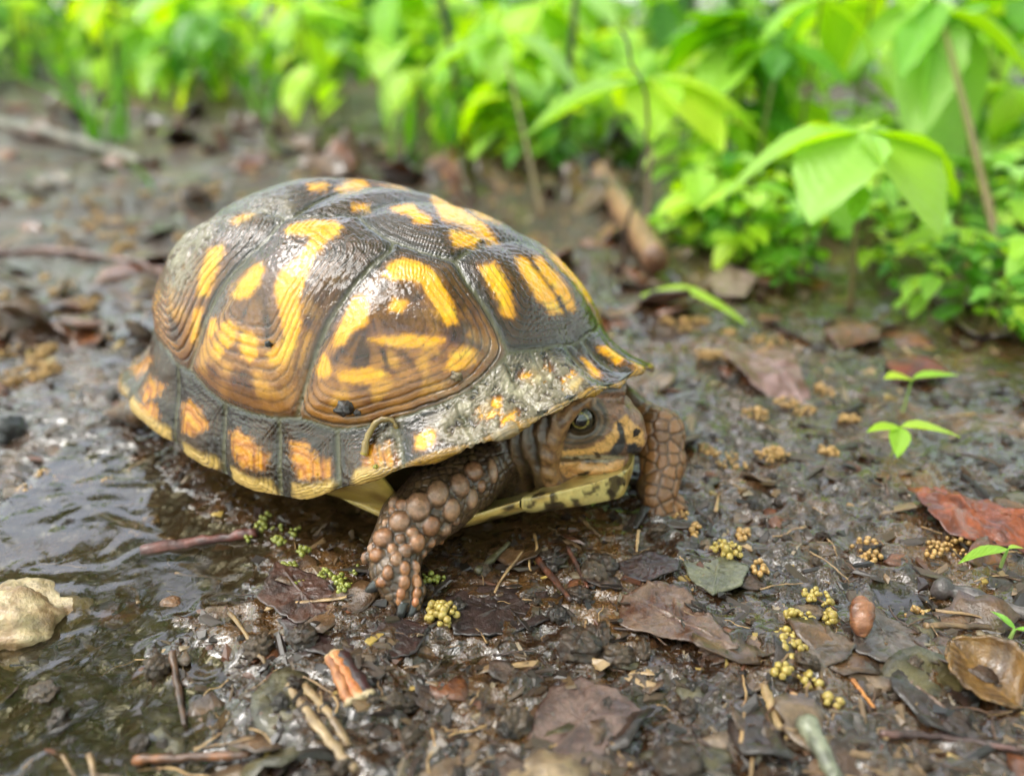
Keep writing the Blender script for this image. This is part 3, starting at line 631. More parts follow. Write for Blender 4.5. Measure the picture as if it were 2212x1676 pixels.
bc = np.where(headm[:, None], bc*np.clip(1.5+.35*b2+.3*mot-.4*crease, .55, 2.1)[:, None], bc); bc = np.where((headm & (mot > .62))[:, None], bc*.45, bc); bd_ -= np.where(headm, .012*crease+.006*mot, 0)
# lids
ed_ = np.hypot(hxv-EYE[0], (hzv-EYE[2])/.9); lid = headm & (ed_ < .66) & (np.abs(hyv) > .2)
bc = np.where(lid[:, None], mix(lin(40, 34, 24), mix(lin(120, 92, 62), lin(66, 52, 36), (.5+.5*np.sin(ed_*46))[:, None]), sstep(.30, .42, ed_)[:, None]), bc)
# mouth line
ml = np.array([((hpx(*p)-HC)@HX, (hpx(*p)-HC)@HZ) for p in [(1205, 993, -.82), (1240, 1003, -.78), (1280, 1004, -.7), (1320, 994, -.55), (1345, 985, -.4), (1368, 976, -.2)]])
md = np.full(len(V_), 9.0); Ph = np.stack([hxv, hzv], 1)
for i in range(len(ml)-1):
    a, b = ml[i], ml[i+1]; e = b-a; t = np.clip(((Ph-a)@e)/(e@e), 0, 1); md = np.minimum(md, np.linalg.norm(Ph-a-t[:, None]*e, axis=1))
mth = headm & (md < .2); bd_ -= np.where(mth, .07*np.exp(-(md/.05)**2), 0); bc = np.where(mth[:, None], mix(bc, lin(30, 22, 16), (np.exp(-(md/.035)**2)*.9)[:, None]), bc)
nos = headm & (np.hypot(hxv-.9, hzv-.58) < .1) & (np.abs(hyv) < .4); bc[nos] = lin(40, 28, 22)
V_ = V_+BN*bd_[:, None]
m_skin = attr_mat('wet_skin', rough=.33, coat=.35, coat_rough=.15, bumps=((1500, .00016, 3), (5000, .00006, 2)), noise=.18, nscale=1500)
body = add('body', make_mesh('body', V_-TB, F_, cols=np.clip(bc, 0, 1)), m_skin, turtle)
# eyes
def eye_mesh(sgn):
    n, m = 40, 26; th = np.linspace(0, np.pi, m); ph = np.linspace(0, 2*np.pi, n, endpoint=False)
    gz = np.array([.12, -sgn*1.0*-1 if False else (1.0 if sgn > 0 else -1.0), .10]); gz = gz/np.linalg.norm(gz); a = np.cross(gz, [0, 0, 1]); a /= np.linalg.norm(a); b = np.cross(a, gz)
    T, Pp = np.meshgrid(th, ph, indexing='ij'); bul = EYR*(1+.05*np.exp(-(T/.35)**2))
    L = bul[..., None]*(np.cos(T)[..., None]*gz+np.sin(T)[..., None]*(np.cos(Pp)[..., None]*a+np.sin(Pp)[..., None]*b))
    Vv = (h2w(EYE[0], sgn*abs(EYE[1]), EYE[2])+L@HM-TB).reshape(-1, 3); deg = np.degrees(T).ravel()
    nz = np.sin(Pp.ravel()*7)*2+np.sin(Pp.ravel()*17+1)*1.5
    c = np.broadcast_to(lin(62, 54, 30), (len(Vv), 3)).copy(); c = mix(c, lin(30, 26, 18), sstep(44, 60, deg+nz)[:, None])
    c = mix(c, lin(176, 160, 84), ((1-sstep(28, 33, deg+nz))[:, None])); c = mix(c, lin(6, 6, 8), (1-sstep(22, 24, deg))[:, None])
    Fs = [[(i)*n+j, (i)*n+(j+1) % n, (i+1)*n+(j+1) % n, (i+1)*n+j] for i in range(m-1) for j in range(n)]
    return make_mesh('eye', Vv, np.array(Fs), cols=c)
m_eye = attr_mat('wet_eye', rough=.06, coat=1.0, coat_rough=.02)
for s_ in (-1, 1): add('eye', eye_mesh(s_), m_eye, turtle)
# claws
m_claw = attr_mat('horn', rough=.3, coat=.3, noise=.2, nscale=900)
def put_claw(q, c=(52, 50, 48)):
    P_ = np.array([at_y(*p[:3]) for p in q]); R_ = [p[3] for p in q]; P_ = spline(P_, 9); R_ = np.interp(np.linspace(0, 1, 9), np.linspace(0, 1, len(R_)), R_); Vc, Fc = tube(P_, R_, 10)
    add('claw', make_mesh('claw', Vc-TB, Fc, cols=np.broadcast_to(lin(*c), (len(Vc), 3))), m_claw, turtle)
for q in NCLAWS: put_claw(q)
for q in [[(1458, 1114, 16.53, .1), (1470, 1124, 16.4, .06), (1478, 1134, 16.3, .01)], [(1423, 1126, 16.34, .09), (1426, 1137, 16.25, .05), (1428, 1146, 16.15, .01)]]: put_claw(q, (60, 48, 36))
# plastron: hinged plate under the body
def lobe(x0, x1, n=90, ns=72, half=None, zc=None, thick=.19):
    xs = x0+(x1-x0)*(.5-.5*np.cos(np.linspace(0, np.pi, n))); th = np.linspace(0, 2*np.pi, ns, endpoint=False)
    ct, st = np.cos(th), np.sin(th); sx = np.sign(ct)*np.abs(ct)**.75; sz = np.sign(st)*np.abs(st)**.55
    W_ = np.array([half(x) for x in xs]); Z_ = np.array([zc(x) for x in xs])
    Vx = np.stack([np.repeat(xs[:, None], ns, 1), W_[:, None]*sx, Z_[:, None]+thick*sz*np.minimum(1, W_[:, None]/.3)+.22*np.abs(sx)**5], -1)
    Fs = [q for q in grid_faces(n, ns)]; iu, jv = np.meshgrid(np.arange(n-1), np.arange(ns), indexing='ij'); j2 = (jv+1) % ns
    return Vx.reshape(-1, 3), np.stack([iu*ns+jv, (iu+1)*ns+jv, (iu+1)*ns+j2, iu*ns+j2], -1).reshape(-1, 4)
fh = lambda x: np.interp(x, [6.7, 7.0, 7.35, 7.65, 7.9, 8.05, 8.15], [2.2, 2.1, 1.85, 1.4, .9, .45, .05])
rh = lambda x: np.interp(x, [-7.1, -6.6, -5.5, -3.5, 0, 3, 4.6, 5.4, 6.0, 6.75], [.05, 1.5, 2.7, 3.6, 4.0, 3.9, 3.7, 3.3, 2.8, 2.2])
zc = lambda x: np.interp(x, [-8, 2.5, 4.2, 5.3, 6.0, 6.75, 7.4, 8.15], [1.2, 1.2, 1.05, 1.1, 1.45, 1.85, 2.08, 2.25])
m_plas = attr_mat('wet_plastron', rough=.28, coat=.35, coat_rough=.12, bumps=((1200, .0001, 3),), noise=.1, nscale=700)
for nm, args in (('plastron_front_lobe', (6.78, 8.15, fh)), ('plastron_rear_lobe', (-7.1, 6.75, rh))):
    Vp, Fp = lobe(args[0], args[1], half=args[2], zc=zc, thick=.34 if 'front' in nm else .22); Wp = t2w(Vp); pp = proj(Wp); q1 = fbm(Wp[:, 0]*1.5, Wp[:, 1]*1.5, Wp[:, 2]*1.5, 4); q2 = fbm(Wp[:, 0]*6, Wp[:, 1]*6, Wp[:, 2]*6, 3)
    cp = mix(lin(240, 212, 132), lin(220, 180, 96), sstep(-.3, .5, q1)[:, None]); cp = mix(cp, lin(120, 88, 50), (sstep(.45, .7, q1+.3*q2)*.6)[:, None]); pp = pp+np.stack([q2*4, q1*4], 1)
    if 'front' in nm: sp_ = [[(430, 1320), (500, 1330), (550, 1420), (480, 1430)], [(790, 1225), (850, 1220), (900, 1300), (860, 1370), (820, 1300)], [(890, 1110), (980, 1090), (1000, 1180), (930, 1200)], [(160, 1370), (340, 1360), (400, 1430), (250, 1480), (160, 1440)], [(540, 1420), (700, 1390), (720, 1450), (560, 1480)], [(960, 1030), (1010, 1060), (1000, 1100)]]
    else: sp_ = [[(1390, 690), (1440, 680), (1450, 720), (1400, 730)]]; sp_ = [[((x-1141.4)/.2112, (y-796.3)/.2112) for x, y in q] for q in ([(960, 1140), (1000, 1128), (1015, 1145), (975, 1165)], [(1048, 1125), (1085, 1110), (1092, 1125), (1050, 1142)], [(1085, 1100), (1110, 1090), (1112, 1100), (1090, 1110)], [(1100, 1045), (1140, 1040), (1150, 1062), (1110, 1062)])]
    for q in sp_: cp = mix(cp, lin(60, 46, 32), (1-sstep(-3, 3, poly_sd(pp, c5(q))))[:, None]*.92)
    edg = sstep(.75, .9, np.abs(Vp[:, 1])/np.maximum(np.array([args[2](x) for x in Vp[:, 0]]), .1)); bar = sstep(.12, .3, perlin(Vp[:, 0]*2.6+.9*Vp[:, 1], Vp[:, 1]*1.5, 3.3)+.25*q2)*np.where(Vp[:, 0] > 4.2, 1, .0)
    cp = mix(cp, lin(58, 42, 28), (bar*np.maximum(edg, .35*('front' in nm))*.9)[:, None]); cp = cp*np.clip(1+.2*q2, .6, 1.3)[:, None]
    add(nm, make_mesh(nm, Wp-TB, Fp, cols=cp), m_plas, turtle)
# bridge between plate and shell on either flank
for s_ in (-1, 1):
    xs = np.linspace(-3.2, 4.6, 40); tt = np.linspace(0, 1, 12); Vb = []
    for x in xs:
        yo = s_*SB*(1-(abs(x)/SA)**SN)**(1/SN)*.96; yi = s_*rh(x)*.86; zo = np.interp(abs(math.atan2(yo/SB, x/SA)), _rimd, _rimz)+.1; zi = zc(x)-.02
        for t in tt: Vb.append((x, mix(yo, yi, t**.8), mix(zo, zi, t)-.12*math.sin(math.pi*t)))
    Vb = t2w(np.array(Vb)); Fb = grid_faces(40, 12); q1 = fbm(Vb[:, 0]*1.5, Vb[:, 1]*1.5, 0, 3)
    o = add('bridge', make_mesh('bridge', Vb-TB, Fb, cols=mix(lin(206, 170, 84), lin(150, 112, 52), sstep(-.2, .5, q1)[:, None])), m_plas, turtle)
    md_ = o.modifiers.new('s', 'SOLIDIFY'); md_.thickness = .0012; md_.offset = 0
# ================================================================== ground: wet mud, a shallow puddle
PUD = np.array([at_z(*p)[:2] for p in [(-400, 880), (0, 905), (150, 935), (320, 965), (470, 1085), (560, 1140), (590, 1240), (450, 1300), (420, 1380), (500, 1460), (450, 1560), (560, 1676), (520, 1800), (-500, 1800)]])
def gz(x, y, fine=False):
    x, y = np.asarray(x, float), np.asarray(y, float); sh = x.shape; xf, yf = x.ravel(), y.ravel()
    near = sstep(3, 10, np.hypot(xf-TO[0], yf-TO[1]))
    h = (.25+.9*sstep(25, 120, yf))*fbm(xf/11, yf/11, 0, 3)*near
    wx, wy = xf+.35*perlin(xf*.8, yf*.8, 4), yf+.35*perlin(xf*.8, yf*.8, 8)
    h += .20*fbm(wx*.5, wy*.5, 1.5, 3)*(.35+.65*near)+.24*(.42-np.abs(perlin(wx*1.15, wy*1.15, 2.2)))+.12*(.4-np.abs(perlin(wx*2.7, wy*2.7, 5.2)))
    pd = poly_sd(np.stack([xf, yf], 1), PUD)+.5*perlin(xf*.6, yf*.6, 9)+.25*perlin(xf*1.9, yf*1.9, 12)
    h = h*(1-.2*(1-sstep(-.6, .8, pd)))-.40*(1-sstep(-1.9, 1.1, pd))
    # hollow under the animal
    u = np.stack([xf, yf], 1)-TO[:2]; q = np.hypot((u@TF[:2])/8, (u@TL[:2])/5.5); h = h*(.55+.45*sstep(.7, 1.2, q))-.10*(1-sstep(.5, 1.1, q))
    h += .012*np.clip(yf-40, 0, 400)*0
    if fine: h += .035*fbm(xf*6, yf*6, 3, 3, .6)+.05*np.abs(perlin(xf*4.1+3*perlin(xf, yf, 1), yf*4.1, 7))
    return h.reshape(sh)
def grow(a, b, step, lo, hi, g):
    m = list(np.arange(a, b, step)); s = step; q = [m[-1]]
    while q[-1] < hi: s *= g; q.append(q[-1]+s)
    s = step; p = [m[0]]
    while p[-1] > lo: s *= g; p.append(p[-1]-s)
    return np.array(p[1:][::-1]+m+q[1:])
gx = grow(-12, 12, .075, -4000, 4000, 1.07); gy = grow(7.5, 26, .065, -3000, 8000, 1.045)
GX, GY = np.meshgrid(gx, gy, indexing='ij'); GZ = gz(GX, GY, True)
gn = fbm(GX*.8, GY*.8, 20, 4); gn2 = fbm(GX*4, GY*4, 30, 3)
gcol = mix(lin(66, 47, 32), lin(98, 73, 50), sstep(-.4, .6, gn)[..., None]); gcol = mix(gcol, lin(44, 36, 30), sstep(.0, .6, gn2)[..., None]*.8); gcol = mix(gcol, lin(140, 106, 64), (sstep(.1, .6, fbm(GX*.35, GY*.35, 50, 4))*.6)[..., None])
grough = np.clip(.17+.25*gn2+.2*gn+.4*sstep(22, 45, GY), .08, .85)
m_mud = attr_mat('wet_mud', use_rough=True, spec=.6, coat=.6, coat_rough=.06, bumps=((260, .0018, 3), (800, .0005, 2)), noise=.45, nscale=420)
_a = [n for n in m_mud.node_tree.nodes if n.type == 'ATTRIBUTE' and n.attribute_name == 'rough'][0]; _r = N(m_mud.node_tree, 'ShaderNodeMapRange'); _r.inputs[1].default_value = .2; _r.inputs[2].default_value = .75; _r.inputs[3].default_value = .85; _r.inputs[4].default_value = .02
m_mud.node_tree.links.new(_a.outputs['Fac'], _r.inputs[0]); m_mud.node_tree.links.new(_r.outputs[0], m_mud.node_tree.nodes['Principled BSDF'].inputs['Coat Weight'])
ground = add('ground', make_mesh('ground', np.stack([GX, GY, GZ], -1).reshape(-1, 3), grid_faces(len(gx), len(gy)), cols=gcol.reshape(-1, 3)*np.array([.74, .62, .50]), rough=grough.ravel()), m_mud, kind='structure')
# water: murky film, climbing a little at every shore
WL = -.15
wxs = np.arange(-13, 12, .08); wys = np.arange(7.5, 24, .08); WX, WY = np.meshgrid(wxs, wys, indexing='ij'); wd = WL-gz(WX, WY)
WZ = WL+.05*np.exp(-np.clip(wd, 0, 9)/.05)+.022*perlin(WX*.9+1.6*perlin(WX*.5, WY*.5, 3), WY*1.8+1.2*perlin(WX*.7, WY*.7, 9), 2)+.003*perlin(WX*2.2+perlin(WX, WY, 4), WY*3, 6)
keep = (wd > -.06); fw_ = grid_faces(len(wxs), len(wys)); kf = keep.ravel()[fw_].any(1); fw_ = fw_[kf]; u_, inv = np.unique(fw_, return_inverse=True)
mw, nt, b = new_mat('puddle_water'); nt.nodes.remove(b)
tr = N(nt, 'ShaderNodeBsdfTransparent'); tr.inputs[0].default_value = (.74, .71, .58, 1); di = N(nt, 'ShaderNodeBsdfDiffuse'); di.inputs[0].default_value = (*lin(88, 78, 56), 1)
gl = N(nt, 'ShaderNodeBsdfGlossy', Roughness=.04); fr_ = N(nt, 'ShaderNodeFresnel', IOR=1.55); m1 = N(nt, 'ShaderNodeMixShader'); m1.inputs[0].default_value = .2; m2 = N(nt, 'ShaderNodeMixShader')
nt.links.new(tr.outputs[0], m1.inputs[1]); nt.links.new(di.outputs[0], m1.inputs[2]); nt.links.new(fr_.outputs[0], m2.inputs[0]); nt.links.new(m1.outputs[0], m2.inputs[1]); nt.links.new(gl.outputs[0], m2.inputs[2]); nt.links.new(m2.outputs[0], nt.nodes['Material Output'].inputs[0])
t_ = N(nt, 'ShaderNodeTexNoise', Scale=150, Detail=2, Distortion=2.5); b_ = N(nt, 'ShaderNodeBump', Strength=.25, Distance=.0001); nt.links.new(t_.outputs['Fac'], b_.inputs['Height']); nt.links.new(b_.outputs[0], gl.inputs['Normal']); nt.links.new(b_.outputs[0], fr_.inputs['Normal'])
co_ = N(nt, 'ShaderNodeTexCoord'); nt.links.new(co_.outputs['Object'], t_.inputs['Vector'])
add('puddle_water', make_mesh('puddle_water', np.stack([WX, WY, WZ], -1).reshape(-1, 3)[u_], inv.reshape(-1, 4)), mw, kind='structure')
# ================================================================== litter on the mud
def g1(x, y):                              # height of the mud sheet itself
    i = min(max(int(np.searchsorted(gx, x))-1, 0), len(gx)-2); j = min(max(int(np.searchsorted(gy, y))-1, 0), len(gy)-2); u = min(max((x-gx[i])/(gx[i+1]-gx[i]), 0), 1); v = min(max((y-gy[j])/(gy[j+1]-gy[j]), 0), 1)
    return float((GZ[i, j]*(1-u)+GZ[i+1, j]*u)*(1-v)+(GZ[i, j+1]*(1-u)+GZ[i+1, j+1]*u)*v)
def gpx(px, py, lift=0.0):
    p = at_z(px, py, 0)
    for _ in range(3 if py > 250 else 0): p = at_z(px, py, g1(p[0], p[1])+lift)
    if py <= 250: p[2] = g1(p[0], p[1])+lift
    return p
m_leaf = attr_mat('wet_dead_leaf', rough=.3, coat=.4, coat_rough=.07, bumps=((500, .0005, 3), (1800, .00015, 2)), noise=.35, nscale=600)
m_wood = attr_mat('wet_wood', rough=.4, coat=.35, coat_rough=.16, bumps=((900, .0004, 4),), noise=.35, nscale=900)
m_bead = attr_mat('flower_bud', rough=.35, coat=.3, noise=.2, nscale=900)
m_stone = attr_mat('wet_stone', rough=.35, coat=.45, coat_rough=.18, bumps=((300, .0012, 6), (1500, .0004, 4)), noise=.35, nscale=500)
def plate(outline, rings=4, thick=.035, curl=(0, 0), rough_=.03, seed=0, base=(80, 60, 46), dark=(48, 36, 30), vein=None):
    """a leaf-like sheet from an outline in cm: curved, uneven and with real thickness"""
    o = np.asarray(outline, float); c = o.mean(0); n = len(o); r = np.random.RandomState(seed)
    P = [c[None]]+[c+(o-c)*k/rings for k in range(1, rings+1)]; P = np.concatenate(P); d = P-c; R = max(np.abs(d).max(), .1)
    z = curl[0]*d[:, 0]**2/R+curl[1]*d[:, 1]**2/R+rough_*R*fbm(P[:, 0]/R*2+seed, P[:, 1]/R*2, seed*.37, 3)
    if vein is not None: z += -.06*R*np.exp(-(d[:, 1]/(.05*R))**2)
    if rings > 6:                          # midrib and side veins stand proud
        e_ = d[np.argmax(np.hypot(*d.T))]; e_ = e_/np.hypot(*e_); u_ = d@e_/R; v_ = (d@np.array([-e_[1], e_[0]]))/R
        sv = np.abs(((u_*4.2+np.abs(v_)*3.2) % 1)-.5); VE = np.maximum(np.exp(-(v_/.025)**2), .7*np.exp(-(sv/.07)**2)*(np.abs(v_) > .02)); z += .022*R*VE
        crk = np.exp(-(fbm(d[:, 0]/R*5+seed, d[:, 1]/R*5, seed, 3)/.05)**2); z -= .02*R*crk
    top = np.c_[P, z]; bot = np.c_[c+d*.985, z-thick]; m = len(P); F = []
    for k in range(n):
        k2 = (k+1) % n; F.append([0, 1+k, 1+k2]); F.append([m, m+1+k2, m+1+k])
        for q in range(rings-1):
            a, b2_ = 1+q*n, 1+(q+1)*n; F.append([a+k, b2_+k, b2_+k2, a+k2]); F.append([m+a+k, m+a+k2, m+b2_+k2, m+b2_+k])
        e = 1+(rings-1)*n; F.append([e+k, m+e+k, m+e+k2, e+k2])
    V = np.concatenate([top, bot]); nn = fbm(V[:, 0]*1.6+seed, V[:, 1]*1.6, seed, 3); ed = np.concatenate([np.zeros(m-n), np.ones(n)]); ed = np.concatenate([ed, ed])
    C = mix(lin(*base), lin(*dark), sstep(-.4, .5, nn)[:, None])
    if rings > 6: C = mix(C, lin(*base)*1.3, (np.tile(VE, 2)*.5)[:, None]); C = mix(C, lin(*dark)*.5, (np.tile(crk, 2)*.55)[:, None])
    C = mix(C, lin(*dark)*.7, (ed*.5)[:, None])
    return V, F, C
def blob_outline(n, r, ry, seed, jag=.25):
    q = np.random.RandomState(seed); t = np.linspace(0, 2*np.pi, n, endpoint=False); k = 1+jag*(np.sin(2*t+q.rand()*6)*.4+np.sin(3*t+q.rand()*6)*.4+q.normal(size=n)*.35); return np.stack([r*k*np.cos(t), ry*k*np.sin(t)], 1)
def stick(pts, r, seed=0, base=(110, 84, 60), dark=(60, 44, 34), ns=8, n=16, taper=.6, squash=1.0, endc=None):
    P = spline(pts, n); q = np.random.RandomState(abs(seed)); L = np.linalg.norm(P[-1]-P[0]); P = P+(q.normal(size=P.shape)*(.006 if r < .5 else .0015)*L); R = r*np.linspace(1, taper, n)*(1+(.12 if r < .5 else .02)*q.normal(size=n))
    V, F = tube(P, R, ns, squash=squash); nn = fbm(V[:, 0]*3+seed, V[:, 1]*3, V[:, 2]*3, 3); C = mix(lin(*base), lin(*dark), sstep(-.35, .45, nn)[:, None])
    if endc is not None: C[:ns] = lin(*endc); C[-ns:] = lin(*endc)
    return V, F, C
def lump(r, seed, base, dark, n=18, m=12, rough_=.35, flat=.75, fq=1.4):
    th = np.linspace(0, np.pi, m); ph = np.linspace(0, 2*np.pi, n, endpoint=False); T, Pp = np.meshgrid(th, ph, indexing='ij')
    D = np.stack([np.sin(T)*np.cos(Pp), np.sin(T)*np.sin(Pp), np.cos(T)], -1); k = 1+rough_*fbm(D[..., 0]*fq+seed, D[..., 1]*fq, D[..., 2]*fq+seed*.7, 4)
    V = (D*k[..., None]*np.array([1, .85, flat])*r).reshape(-1, 3); F = [[i*n+j, (i+1)*n+j, (i+1)*n+(j+1) % n, i*n+(j+1) % n] for i in range(m-1) for j in range(n)]
    nn = fbm(V[:, 0]*2.5/r+seed, V[:, 1]*2.5/r, V[:, 2]*2.5/r, 4); return V, F, mix(lin(*base), lin(*dark), sstep(-.4, .5, nn)[:, None])
def thing(name, vfc, mat, loc, label, cat, group=None, rz=0.0, tilt=(0, 0), sink=0.0):
    V, F, C = vfc; o = add(name, make_mesh(name, V, F, cols=C), mat, label=label, cat=cat, group=group, loc=(loc[0], loc[1], loc[2]-sink), rot=(tilt[0], tilt[1], rz)); return o
def px_stick(name, pix, r, label, cat='twig', lift=None, **k):
    """a stick lying where the photograph shows it"""
    lf = r*.6 if lift is None else lift; P = np.array([gpx(p[0], p[1], lf if len(p) < 3 else p[2]) for p in pix]); b0 = P.mean(0); b0[2] = P[:, 2].min()-r
    return thing(name, stick(P-b0, r, **k), m_wood, b0, label, cat)
def px_leaf(name, pix, label, lift=.06, cat='leaf', **k):
    P = np.array([gpx(*p, lift) for p in pix]); c = P.mean(0); zf = np.median(P[:, 2]); d = P[:, :2]-c[:2]
    # resample the outline finer with a ragged edge
    n = 84; q = np.concatenate([d, d[:1]]); s = np.r_[0, np.cumsum(np.linalg.norm(np.diff(q, axis=0), axis=1))]; t = np.linspace(0, s[-1], n, endpoint=False); o = np.stack([np.interp(t, s, q[:, 0]), np.interp(t, s, q[:, 1])], 1)
    o *= 1+.018*np.random.RandomState(len(label)).normal(size=(n, 1))+(.03*np.sin(np.arange(n)*.55+len(label))*np.sin(np.arange(n)*.23))[:, None]; return thing(name, plate(o, rings=15, seed=len(label), **k), m_leaf, (c[0], c[1], zf), label, cat)

MARKPTS = [(60, 1350, 'beside the pale tan stone'), (430, 1170, 'near the thick reddish twig'), (400, 1600, 'near the rusty twig in the puddle corner'), (660, 1540, 'near the forked pale straws'), (750, 1450, 'beside the split wood chip'), (860, 1330, 'by the clawed forefoot'), (1010, 1450, 'between the clawed forefoot and the cracked leaf'), (1270, 1560, 'by the cracked purplish leaf'), (1460, 1330, 'by the broad red edged leaf'), (1330, 1180, 'below the chin'), (1560, 1230, 'by the olive leaf scrap'), (1660, 1540, 'by the stout split straw'), (1740, 1380, 'by the string of buds'), (1860, 1330, 'beside the brown leaf bud'), (2130, 1450, 'by the boat shaped leaf'), (2040, 1600, 'near the dark red twig'), (1790, 1640, 'beside the lichen covered stick'), (2120, 1300, 'by the thick grey stick'), (2080, 1100, 'by the lobed rusty leaf'), (1480, 1080, 'by the far forefoot'), (1660, 790, 'by the folded pinkish leaf'), (1950, 890, 'by the two leaved sprout'), (1700, 1000, 'between the far forefoot and the sprouts'), (1985, 780, 'by the dark red arched leaf'), (1510, 650, 'by the single grass blade'), (1840, 690, 'at the foot of the whorled seedling'), (2080, 680, 'under the pair of lime leaves'), (1350, 480, 'by the pale broken branch'), (1150, 460, 'under the arching seedling'), (900, 350, 'by the loose grass tuft'), (560, 300, 'by the thin grass tuft'), (225, 300, 'by the thick grass tuft'), (100, 310, 'along the grey branch'), (330, 420, 'by the short bright grass blades'), (180, 560, 'along the long pinkish twig'), (130, 720, 'behind the hind foot'), (30, 930, 'by the rounded black stone'), (150, 1060, 'where the puddle meets the hind foot'), (2200, 560, 'below the ribbed pale leaf'), (1700, 540, 'behind the whorled seedling')]
def near_phrase(px, py):
    return min(MARKPTS, key=lambda m: (m[0]-px)**2+((m[1]-py)*1.5)**2)[2]
# ---- things one can single out
thing('stone', lump(1.45, 3, (224, 196, 150), (168, 132, 90), 64, 42, .36, .55), m_stone, gpx(30, 1365)+np.array([-.15, .1, -.15]), 'pale tan stone half sunk in the puddle', 'stone')
thing('stone', lump(.75, 8, (170, 142, 108), (120, 96, 72), 36, 22, .25, .5), m_stone, gpx(1180, 1672)+np.array([0, -.15, -.15]), 'tan stone in the mud below the cracked flat leaf', 'stone')
thing('stone', lump(.55, 12, (44, 40, 38), (26, 24, 24), 28, 18, .3, .8), m_stone, gpx(15, 930), 'rounded black stone at the edge of the puddle', 'stone')
def wood_chip():
    B = MB(); a, b = gpx(722, 1412, .12), gpx(778, 1510, .1); c0 = (a+b)/2; c0[2] -= .1; e = (b-a); s = np.cross(e, [0, 0, 1]); s /= np.linalg.norm(s)
    for off, r, c1, c2 in ((-.13, .13, (74, 34, 34), (44, 26, 26)), (.0, .12, (224, 150, 92), (196, 112, 60)), (.14, .11, (206, 136, 84), (150, 90, 54))):
        V, F, C = stick([a-c0+s*off*.7, (a+b)/2-c0+s*off+np.array([0, 0, .03]), b-c0+s*off*1.2], r, 5+int(off*50), c1, c2, 8, 12, .95, .8, (236, 206, 160)); B.put(V, F, C)
    add('wood_chip', B.mesh('wood_chip'), m_wood, loc=c0, label='split wood chip with orange heartwood and dark red bark in mud', cat='wood chip')
wood_chip()
px_stick('twig', [(300, 1192), (430, 1170), (555, 1148)], .17, 'thick reddish twig lying in the puddle beside the shell', seed=3, base=(132, 74, 62), dark=(78, 44, 40), lift=.14)
px_stick('twig', [(205, 1112), (290, 1140), (372, 1172)], .15, 'blunt tan twig afloat in the puddle', seed=31, base=(150, 116, 72), dark=(92, 76, 52), lift=.12)
px_stick('twig', [(290, 1640), (400, 1636), (535, 1630)], .085, 'straight rusty brown twig in the puddle corner', seed=4, base=(156, 96, 52), dark=(84, 52, 32), lift=.12)
px_stick('twig', [(372, 1410), (384, 1480), (398, 1568)], .075, 'short dark twig pointing across the puddle edge', seed=5, base=(110, 78, 56), dark=(62, 44, 36), lift=.12)
px_stick('straw', [(598, 1450), (680, 1560), (772, 1664)], .085, 'long pale straw forming one arm of a fork', 'straw', seed=6, base=(190, 158, 116), dark=(140, 112, 80), squash=.5, taper=.9)
px_stick('straw', [(655, 1478), (715, 1545), (752, 1610)], .075, 'shorter pale straw beside the forked long one', 'straw', seed=7, base=(180, 148, 104), dark=(132, 104, 74), squash=.5, taper=.9)
px_stick('straw', [(572, 1316), (660, 1300), (748, 1290)], .06, 'flat tan straw pointing at the clawed foot', 'straw', seed=8, base=(196, 158, 108), dark=(140, 108, 74), squash=.5, lift=.1)
px_stick('straw', [(478, 1300), (540, 1385), (575, 1440)], .06, 'thin tan straw between puddle and red leaf scrap', 'straw', seed=9, base=(176, 142, 98), dark=(128, 100, 70), squash=.6)
px_stick('twig', [(1162, 1208), (1195, 1250), (1234, 1296)], .085, 'reddish twig leaning in front of the plastron', seed=10, base=(120, 68, 44), dark=(66, 40, 30), lift=.12)
px_stick('twig', [(1226, 1180), (1246, 1222), (1270, 1270)], .06, 'thin reddish twig beside the leaning thicker one', seed=11, base=(112, 66, 46), dark=(62, 40, 32), lift=.12)
px_stick('twig', [(1252, 1116), (1272, 1135), (1296, 1158)], .05, 'little tan twig in the shade of the chin', seed=12, base=(150, 118, 80), dark=(104, 80, 56), lift=.1)
px_stick('twig', [(1030, 1236), (1065, 1205), (1100, 1172)], .09, 'mossy twig in the shadow under the plastron', seed=13, base=(96, 88, 58), dark=(60, 54, 38), lift=.1)
px_stick('straw', [(1379, 1146), (1377, 1168), (1375, 1192)], .05, 'upright pale straw stub near the chin', 'straw', seed=14, base=(206, 168, 120), dark=(166, 128, 90), lift=.1)
px_stick('bark_strip', [(1396, 1094), (1384, 1114), (1370, 1140)], .11, 'black bark strip leaning by the far forefoot', 'bark', seed=15, base=(46, 40, 38), dark=(28, 25, 24), squash=.4, lift=.25)
px_stick('straw', [(1650, 1478), (1672, 1540), (1697, 1600)], .085, 'stout split straw standing out of the mud', 'straw', seed=16, base=(206, 172, 118), dark=(160, 128, 86), squash=.6, taper=.95)
px_stick('splinter', [(1714, 1498), (1717, 1530), (1719, 1558)], .085, 'short bright orange splinter beside the stout straw', 'splinter', seed=17, base=(236, 186, 128), dark=(200, 140, 88), squash=.6, taper=.8)
px_stick('splinter', [(1842, 1468), (1868, 1502), (1888, 1528)], .05, 'thin orange splinter below the brown leaf bud', 'splinter', seed=18, base=(214, 140, 66), dark=(160, 96, 48), squash=.7)
px_stick('twig', [(1535, 1570), (1595, 1630)], .0 or .045, 'stubby grey brown twig beside the cracked leaf', seed=19, base=(120, 98, 72), dark=(80, 64, 50))
px_stick('stick', [(2028, 1268), (2120, 1296), (2230, 1332)], .22, 'thick grey stick lying behind the curled leaf', 'stick', seed=20, base=(112, 100, 96), dark=(66, 58, 56))
px_stick('twig', [(2000, 1352), (2100, 1352), (2225, 1362)], .07, 'long tan twig behind the curled leaf', seed=21, base=(150, 118, 82), dark=(92, 70, 52))
